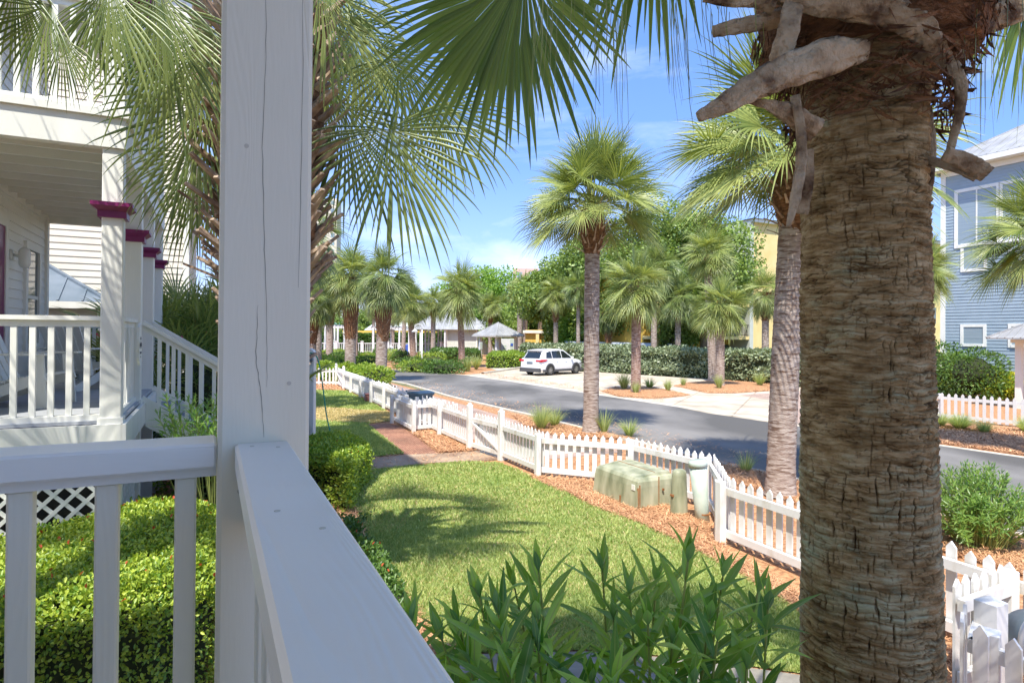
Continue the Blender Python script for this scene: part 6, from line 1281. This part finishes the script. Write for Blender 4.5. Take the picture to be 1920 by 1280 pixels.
M['ol']=olmat('oleander_leaf',(.07,.19,.03),(.38,.56,.10)); M['olm']=olmat('bush_oleander_leaf',(.09,.19,.04),(.24,.36,.08)); M['olb']=olmat('young_oleander_leaf',(.12,.26,.04),(.28,.42,.08))
def oleander(name,label,loc,tips,L=(.11,.17),Wd=(.020,.030),m=None,top=.45,step=.042,cat='shrub',whorl=3,r=random.Random(3)):
    """stems run from the base to each tip (world points); whorls of leaves up the stems"""
    t=T(name,label,cat,loc); base=Vector(loc); VV=[];FF=[];UU=[]; sb=MB()
    for tp in tips:
        tp=Vector(tp); b0=base+Vector(((tp.x-base.x)*.35+r.uniform(-.1,.1),(tp.y-base.y)*.35+r.uniform(-.1,.1),0)); mid=(b0+tp)/2+Vector(((b0.x-tp.x)*.16,(b0.y-tp.y)*.16,.05)); pts=[]
        for k in range(13): u=k/12; pts.append(b0*(1-u)**2+mid*2*u*(1-u)+tp*u*u)
        sb.tube(pts,[.009-.0062*k/12 for k in range(13)],6,False)
        ln=(tp-b0).length; s=0; lv=min(top,ln*.8); ph=r.uniform(0,6.28)
        while s<lv:
            u=1-s/ln; p=b0*(1-u)**2+mid*2*u*(1-u)+tp*u*u; ax=((tp-mid)*u+(mid-b0)*(1-u)).normalized(); f=s/lv
            sd=ax.cross(Vector((1,.3,0))).normalized(); fw=ax.cross(sd); ph+=.9+r.uniform(-.2,.2)
            nW=whorl if s>0 else whorl+1
            for w_ in range(nW):
                if f>.55 and r.random()<.35: continue
                a=ph+w_*2*math.pi/nW+r.uniform(-.25,.25); h_=sd*math.cos(a)+fw*math.sin(a); up_=r.uniform(.15,.45) if s<.02 else r.uniform(.55,1.15)
                d=(ax*math.cos(up_)+h_*math.sin(up_)).normalized(); nr=(ax*math.sin(up_)-h_*math.cos(up_)); ll=r.uniform(*L)*(.55+.45*min(1,s/.06)); V,Fc,U=oleander_leaf(np.array(p),np.array(d),ll,r.uniform(*Wd)*(.7+.3*min(1,s/.06)),np.array(nr),r.uniform(-.1,.5))
                nb=len(VV); VV+=V; FF+=[tuple(i+nb for i in f_) for f_ in Fc]; UU+=U
            s+=step*r.uniform(.8,1.25)*(1+f)
    V=np.array(VV)-np.array(loc); o=mk('leaves',V,np.array(FF),m or M['ol'],t,True); at=o.data.attributes.new('across','FLOAT','POINT'); at.data.foreach_set('value',np.array(UU,np.float32))
    sb.v=[v-base for v in sb.v]; sb.build('stems',M['petiole'],t,True); return t
rr_=random.Random(12)
tips=[P(x,y+52,D) for x,y,D in ((900,1068,1.7),(935,1100,1.6),(1150,1110,1.6),(1215,1120,1.5),(1330,1110,1.55),(1010,1170,1.4),(1420,1060,1.75),(1110,1230,1.35),(840,1250,1.4),(965,1050,1.75),(1010,1020,1.65),(860,1120,1.55),(1130,1020,1.7),(1180,1060,1.6),(1010,1110,1.45),(940,1140,1.4),(1230,1040,1.75),(1290,1000,1.55),(1355,1030,1.6),(1440,1090,1.6),(1260,1160,1.5),(1345,1150,1.45),(1400,1200,1.45),(960,1220,1.32),(1150,1240,1.3),(1300,1230,1.35),(880,1190,1.42),(1040,1280,1.28),(1230,1290,1.28),(1370,1290,1.32),(830,1150,1.5))]
oleander('oleander_bush','large dark green oleander with long pointed leaves across the bottom foreground',(.42,1.75,0),tips,L=(.11,.20),Wd=(.021,.036),step=.052)
oleander('oleander_shoot','single light green oleander shoot poking up beside the near handrail',(-.10,1.55,0),[P(772,1170,1.45),P(762,1200,1.5)],top=.16)
tp2=[tuple(loc2w(NH,rr_.uniform(.35,1.75),rr_.uniform(-.1,1.25)))+(rr_.uniform(1.45,1.98),) for _ in range(90)]
oleander('oleander_bush','light green young oleander bush in front of the neighbouring stairs',(*loc2w(NH,1.0,.6),0),tp2,L=(.10,.16),Wd=(.016,.024),m=M['olb'],top=.38,step=.05)
q=G(1832,1022); tp3=[(q[0]+.75*math.cos(a)*s,q[1]+.75*math.sin(a)*s,1.0-.62*s*s+rr_.uniform(-.12,.08)) for a,s in [(rr_.uniform(0,6.28),rr_.random()**.5) for _ in range(190)]]
oleander('oleander_bush','rounded oleander bush between the right fence and the road',(q[0],q[1],0),tp3,L=(.09,.14),Wd=(.016,.024),m=M['olm'],top=.42,step=.045)
# shrubs, palmetto and flowers left, beyond the stairs
def palmetto(name,label,loc,n,L,m,seed,Rp=.8,grp=None):
    t=T(name,label,'palmetto',loc,0,grp); r=np.random.default_rng(seed); VV=[];FF=[];nb=0
    for i in range(n):
        a=i*2.4; e=math.radians(r.uniform(*((62,89) if Rp>1.2 else (25,80)))); h=np.array([math.cos(a),math.sin(a),0]); d=h*math.cos(e)+np.array([0,0,math.sin(e)]); p=h*.05; pts=[p.copy()]
        for j in range(5): d=unit(d+np.array([0,0,-.12])); p=p+d*Rp*r.uniform(.7,1.1)/5; pts.append(p.copy())
        V,Fq=strip(pts,np.linspace(.014,.008,6)); VV.append(V);FF.append(Fq+nb);nb+=len(V)
        B=unit(np.cross(d,[0,0,1])); V,Fq=fan(p,d,np.cross(B,d),L,26,5,.6,r=r); VV.append(V);FF.append(Fq+nb);nb+=len(V)
    mk('fronds',np.concatenate(VV),np.concatenate(FF),m,t); return t
for k,(px,py,D,n,L,lab) in enumerate(((345,560,11.5,22,.8,'dark palmetto clump just beyond the neighbouring stairs'),(388,520,12.5,22,.9,'dark palmetto clump in front of the cream house corner'),(322,600,13.5,18,.8,'small palmetto clump close to the rear porch post'),(400,600,10.6,18,.7,'palmetto with drooping fronds at the left edge of the near post'))):
    c=P(px,py,D); palmetto('palmetto',lab,(c.x,D,0),n,L,M['frond'],80+k,Rp=max(.6,c.z-.3),grp='palmettos beside the neighbouring stairs')
shrub('oleander_shrub','green oleander shrub with a few pink flowers beyond the stairs','shrub',(*P(370,640,10.2)[:2],1.55),(.8,.7,1.15),2600,.15,.028,M['dleaf'],extra=(M['flower'],12,.07,.05),core=.5)
shrub('leafy_shrub','dense dark shrub at the foot of the palmettos beyond the stairs','shrub',(*P(330,700,11.0)[:2],.8),(1.3,.8,.9),2600,.09,.05,M['dleaf'])
shrub('leafy_shrub','bright green low shrub below the stair railing','shrub',(*P(395,760,9.6)[:2],.5),(.9,.7,.6),2200,.07,.04,M['bleaf'])
# hedges and shrubs across the road
pk=[G(1098,697.5),G(1125,698),G(1331,711),G(1450,721),G(1500,726),(17.6,32.5),(19.5,38),(12.5,45),(6.8,50.5),(3.4,54),(2.6,52)]
pk=[G(1092,697),G(1125,698),G(1331,711),G(1450,721),G(1500,726),(18.6,32.6),(19.2,34.4),(14.6,39),(8.6,46),(4.4,51.5),(1.4,55),(.6,53.4)]
hedge('clipped_hedge','long grey-green clipped hedge behind the parking area',pk,1.72,40000,.22,.12,M['gleaf'],lump=.45,lumpf=.9,topfrac=.4)
hedge('clipped_hedge','low light green clipped hedge beside the pavilion',[G(912,690.5),G(950,690),G(984,687.5),G(990,680),G(960,678),G(921,680)],1.05,9000,.17,.09,M['bleaf'],lump=.2)
hedge('clipped_hedge','low green hedge in front of the pool house wall',[G(806,675),G(900,678),G(902,671),G(810,669)],1.0,8000,.22,.12,M['dleaf'],lump=.2)
sg='rounded shrubs in the bed inside the road bend'
shr=[(600,690,.8,1.6),(612,704,.75,1.3),(632,680,.7,1.7),(640,694,.8,1.4),(648,706,.7,1.2),(672,690,.7,1.4),(686,694,.8,1.5),(690,706,.6,1.1),(670,722,.75,1.2),(690,724,.9,1.4),(703,726,.9,1.3),(622,714,.6,1.1),(742,676,.8,1.5),(752,680,.9,1.6),(690,676,.6,1.6),(610,674,.8,1.9),(636,672,.8,1.8),(662,674,.7,1.8),(716,673,.9,2.0)]
names=['round bright green shrub behind the far cross fence, leftmost of the bed','round shrub directly above the far cross fence pickets','shrub between the broad headed and shaggy palms','bright shrub left of the shaggy palm trunk','small shrub at the foot of the shaggy palm near the far gate','shrub between the shaggy palm and the thick trunked palm','bright round shrub left of the thick trunked palm','flat shrub on bare mulch left of the thick trunked palm','bushy shrub beside the fence left of the thick palm foot','bushy light green shrub between fence and thick palm foot','tall leafy shrub touching the thick palm foot','small shrub over the far gate posts','dark shrub at the foot of the pool fence beside the path','larger dark shrub beside the path to the pool gate','shrub against the pool fence behind the thick palm','leftmost large shrub against the pool fence','second large shrub against the pool fence','third large shrub against the pool fence','shrub against the pool fence right of the thick palm']
for (px,py,h,w_),nm in zip(shr,names):
    g=G(px,py); shrub('round_shrub',nm,'shrub',(g[0],g[1],h*.55),(w_*.62,w_*.55,h*.62),1300,.16,.09,M[('bleaf','bleaf','dleaf')[int(px)%3]],grp=sg)
cov=[(770,690,'mounding ground shrub left of the street lamp foot'),(782,697,'mounding shrub in front of the street lamp foot'),(800,695,'mounding shrub just right of the street lamp foot'),(818,698,'flat mounding shrub further right of the street lamp'),(835,700,'mounding shrub at the kerb left of the slim curved palm'),(850,695,'dark shrub behind the kerb planting by the slim curved palm'),(798,684,'bright round shrub behind the street lamp'),(812,686,'bright round shrub right behind the street lamp')]
for i,(px,py,nm) in enumerate(cov):
    g=G(px,py); shrub('low_shrub',nm,'shrub',(g[0],g[1],.35),(1.3,1.0,.42 if i<6 else .7),1300,.15,.08,M['bleaf' if i>5 or i==1 else 'dleaf'],grp='low shrubs round the street lamp')
for px,py,z,r_,n,nm,m_,ex in ((1786,757,.9,(1.3,.9,.95),2600,'glossy green shrub against the left corner of the blue house','bleaf',None),(1822,752,1.1,(1.4,.9,1.1),3000,'taller green shrub in front of the lower blue house window','dleaf',None),(1858,755,.7,(1.1,.7,.7),1800,'low shrub right of the blue house window shrub','bleaf',None),(1893,757,.5,(1.2,.7,.6),2000,'yellow flowering low shrub at the foot of the blue house','yflower',None),(1756,742,1.2,(1.0,1.0,1.2),2200,'dark shrub between yellow wall and blue house corner','dleaf',None)):
    g=P(px,640,27 if px>1800 else 29); shrub('leafy_shrub',nm,'shrub',(g[0],g[1],z),r_,n,.15,.07,M[m_],grp='shrubs along the blue house')
hedge('clipped_hedge','tall far hedge behind the pool pergolas',[tuple(P(560,640,90)[:2]),tuple(P(835,640,90)[:2]),tuple(P(835,640,92)[:2]),tuple(P(560,640,92)[:2])],2.4,16000,.34,.2,M['dleaf'],lump=.4)
g=P(1757,640,30.5); palmetto('palmetto','small bright palmetto by the yellow wall left of the blue house',(g.x,30.5,0),16,.8,M['frondy'],95,Rp=1.0)
# ornamental grasses
def tuft(label,g,n,h,spread,grp='ornamental grass tufts'):
    t=T('grass_tuft',label,'ornamental grass',(g[0],g[1],0),0,grp); a=rng.uniform(0,2*np.pi,n); e=rng.uniform(.15,1.0,n)*spread; hh=h*rng.uniform(.6,1.1,n); d=np.stack([np.cos(a),np.sin(a),0*a],1); rows=[];ns=5; wd=.0018+.00028*g[1]
    s=np.stack([-np.sin(a),np.cos(a),0*a],1)
    for k in range(ns+1):
        u=k/ns; p=d*(.06+e*u**1.3*hh)[:,None]; z=hh*(u-.45*e*u**2.2); q=np.column_stack([p[:,0],p[:,1],z]); rows.append(np.stack([q-s*wd*(1-u*.9),q+s*wd*(1-u*.9)],1))
    V=np.stack(rows,1).reshape(-1,3); b_=np.arange(n)[:,None,None]*(ns+1)*2; kk=(np.arange(ns)*2)[None,:,None]; Fq=(b_+kk+np.array([0,1,3,2])[None,None]).reshape(-1,4)
    mk('blades',V,Fq,M['reed'],t); return t
for px,py,n,h,sp_,lab in ((1015,806,420,.85,.9,'airy grass tuft left of the tall lone palm'),(1040,800,260,.7,1,'second smaller grass tuft close to the tall lone palm'),(1133,813,180,.75,.6,'narrow grass tuft touching the right side of the tall lone palm'),(1180,818,240,.6,1.1,'thin sprawling grass tuft right of the tall lone palm behind the pickets'),(1398,885,130,.5,.8,'small grass tuft in the mulch left of the banded palm'),
    (1170,732,320,1.05,.8,'large grass tuft left of the small island palm'),(1192,740,160,.7,.5,'grass tuft at the foot of the small island palm'),(1218,729,260,.7,1,'grass tuft right of the small island palm'),(1252,734,180,.7,.6,'grass tuft at the right tip of the small island'),(1281,724,130,.55,.6,'small grass tuft at the left tip of the wide island'),(1348,731,200,.85,.5,'grass tuft at the foot of the palm pair'),(1425,725,240,.9,.8,'grass tuft against the hedge in the wide island'),
    (877,697,240,1.2,.6,'upright grass tuft right of the slim curved palm'),(893,693,260,1.3,.9,'large loose grass tuft left of the pavilion'),(721,684,300,1.8,.7,'tall pale grass tuft right of the thick trunked palm'),
    (1800,806,800,.62,1.4,'wide arching grass clump in front of the white fence across the road'),(1762,800,400,.55,1.3,'arching grass clump beside the foreground trunk across the road'),(1925,812,420,.6,1.1,'arching grass clump cut by the right edge across the road'),(1845,812,300,.5,1.3,'lower arching grass clump in front of the white fence across the road')):
    tuft(lab,G(px,py),n,h,sp_)
sg_=G(1331,713); sn=T('small_sign','small white notice sign on a stake in the wide mulch island','sign',(sg_[0],sg_[1]-.6,0),0)
b=MB(); b.box(-.02,.02,-.01,.01,0,.5); b.build('stake',M['rail'],sn); b=MB(); b.box(-.13,.13,-.022,-.011,.12,.52); b.build('board',M['white'],sn); b=MB()
for z,w_ in ((.45,.16),(.38,.10),(.32,.10),(.24,.17),(.18,.17)): b.box(-w_/2,w_/2,-.027,-.023,z-.018,z+.018)
b.build('lettering',M['plastic'],sn)
# pool chairs hints: white loungers behind the fence
for k,(px,nm) in enumerate(((655,'leftmost'),(735,'middle'),(755,'rightmost'))):
    q=P(px,640,83); t=T('pool_lounger','white pool lounger behind the railing, %s of three'%nm,'lounger',(q.x,83,0),k*.4,'white pool loungers'); b=MB(); b.box(-.3,.3,-.9,.4,.35,.42); b.build('seat',M['poolwhite'],t); b=MB(); b.beam((0,.4,.40),(0,.95,.95),.6,.06); b.build('backrest',M['poolwhite'],t)
    for x,y in ((-.25,-.8),(.25,-.8),(-.25,.3),(.25,.3)): b=MB(); b.box(x-.03,x+.03,y-.03,y+.03,0,.349); b.build('leg',M['poolwhite'],t)
bpy.context.view_layer.update()
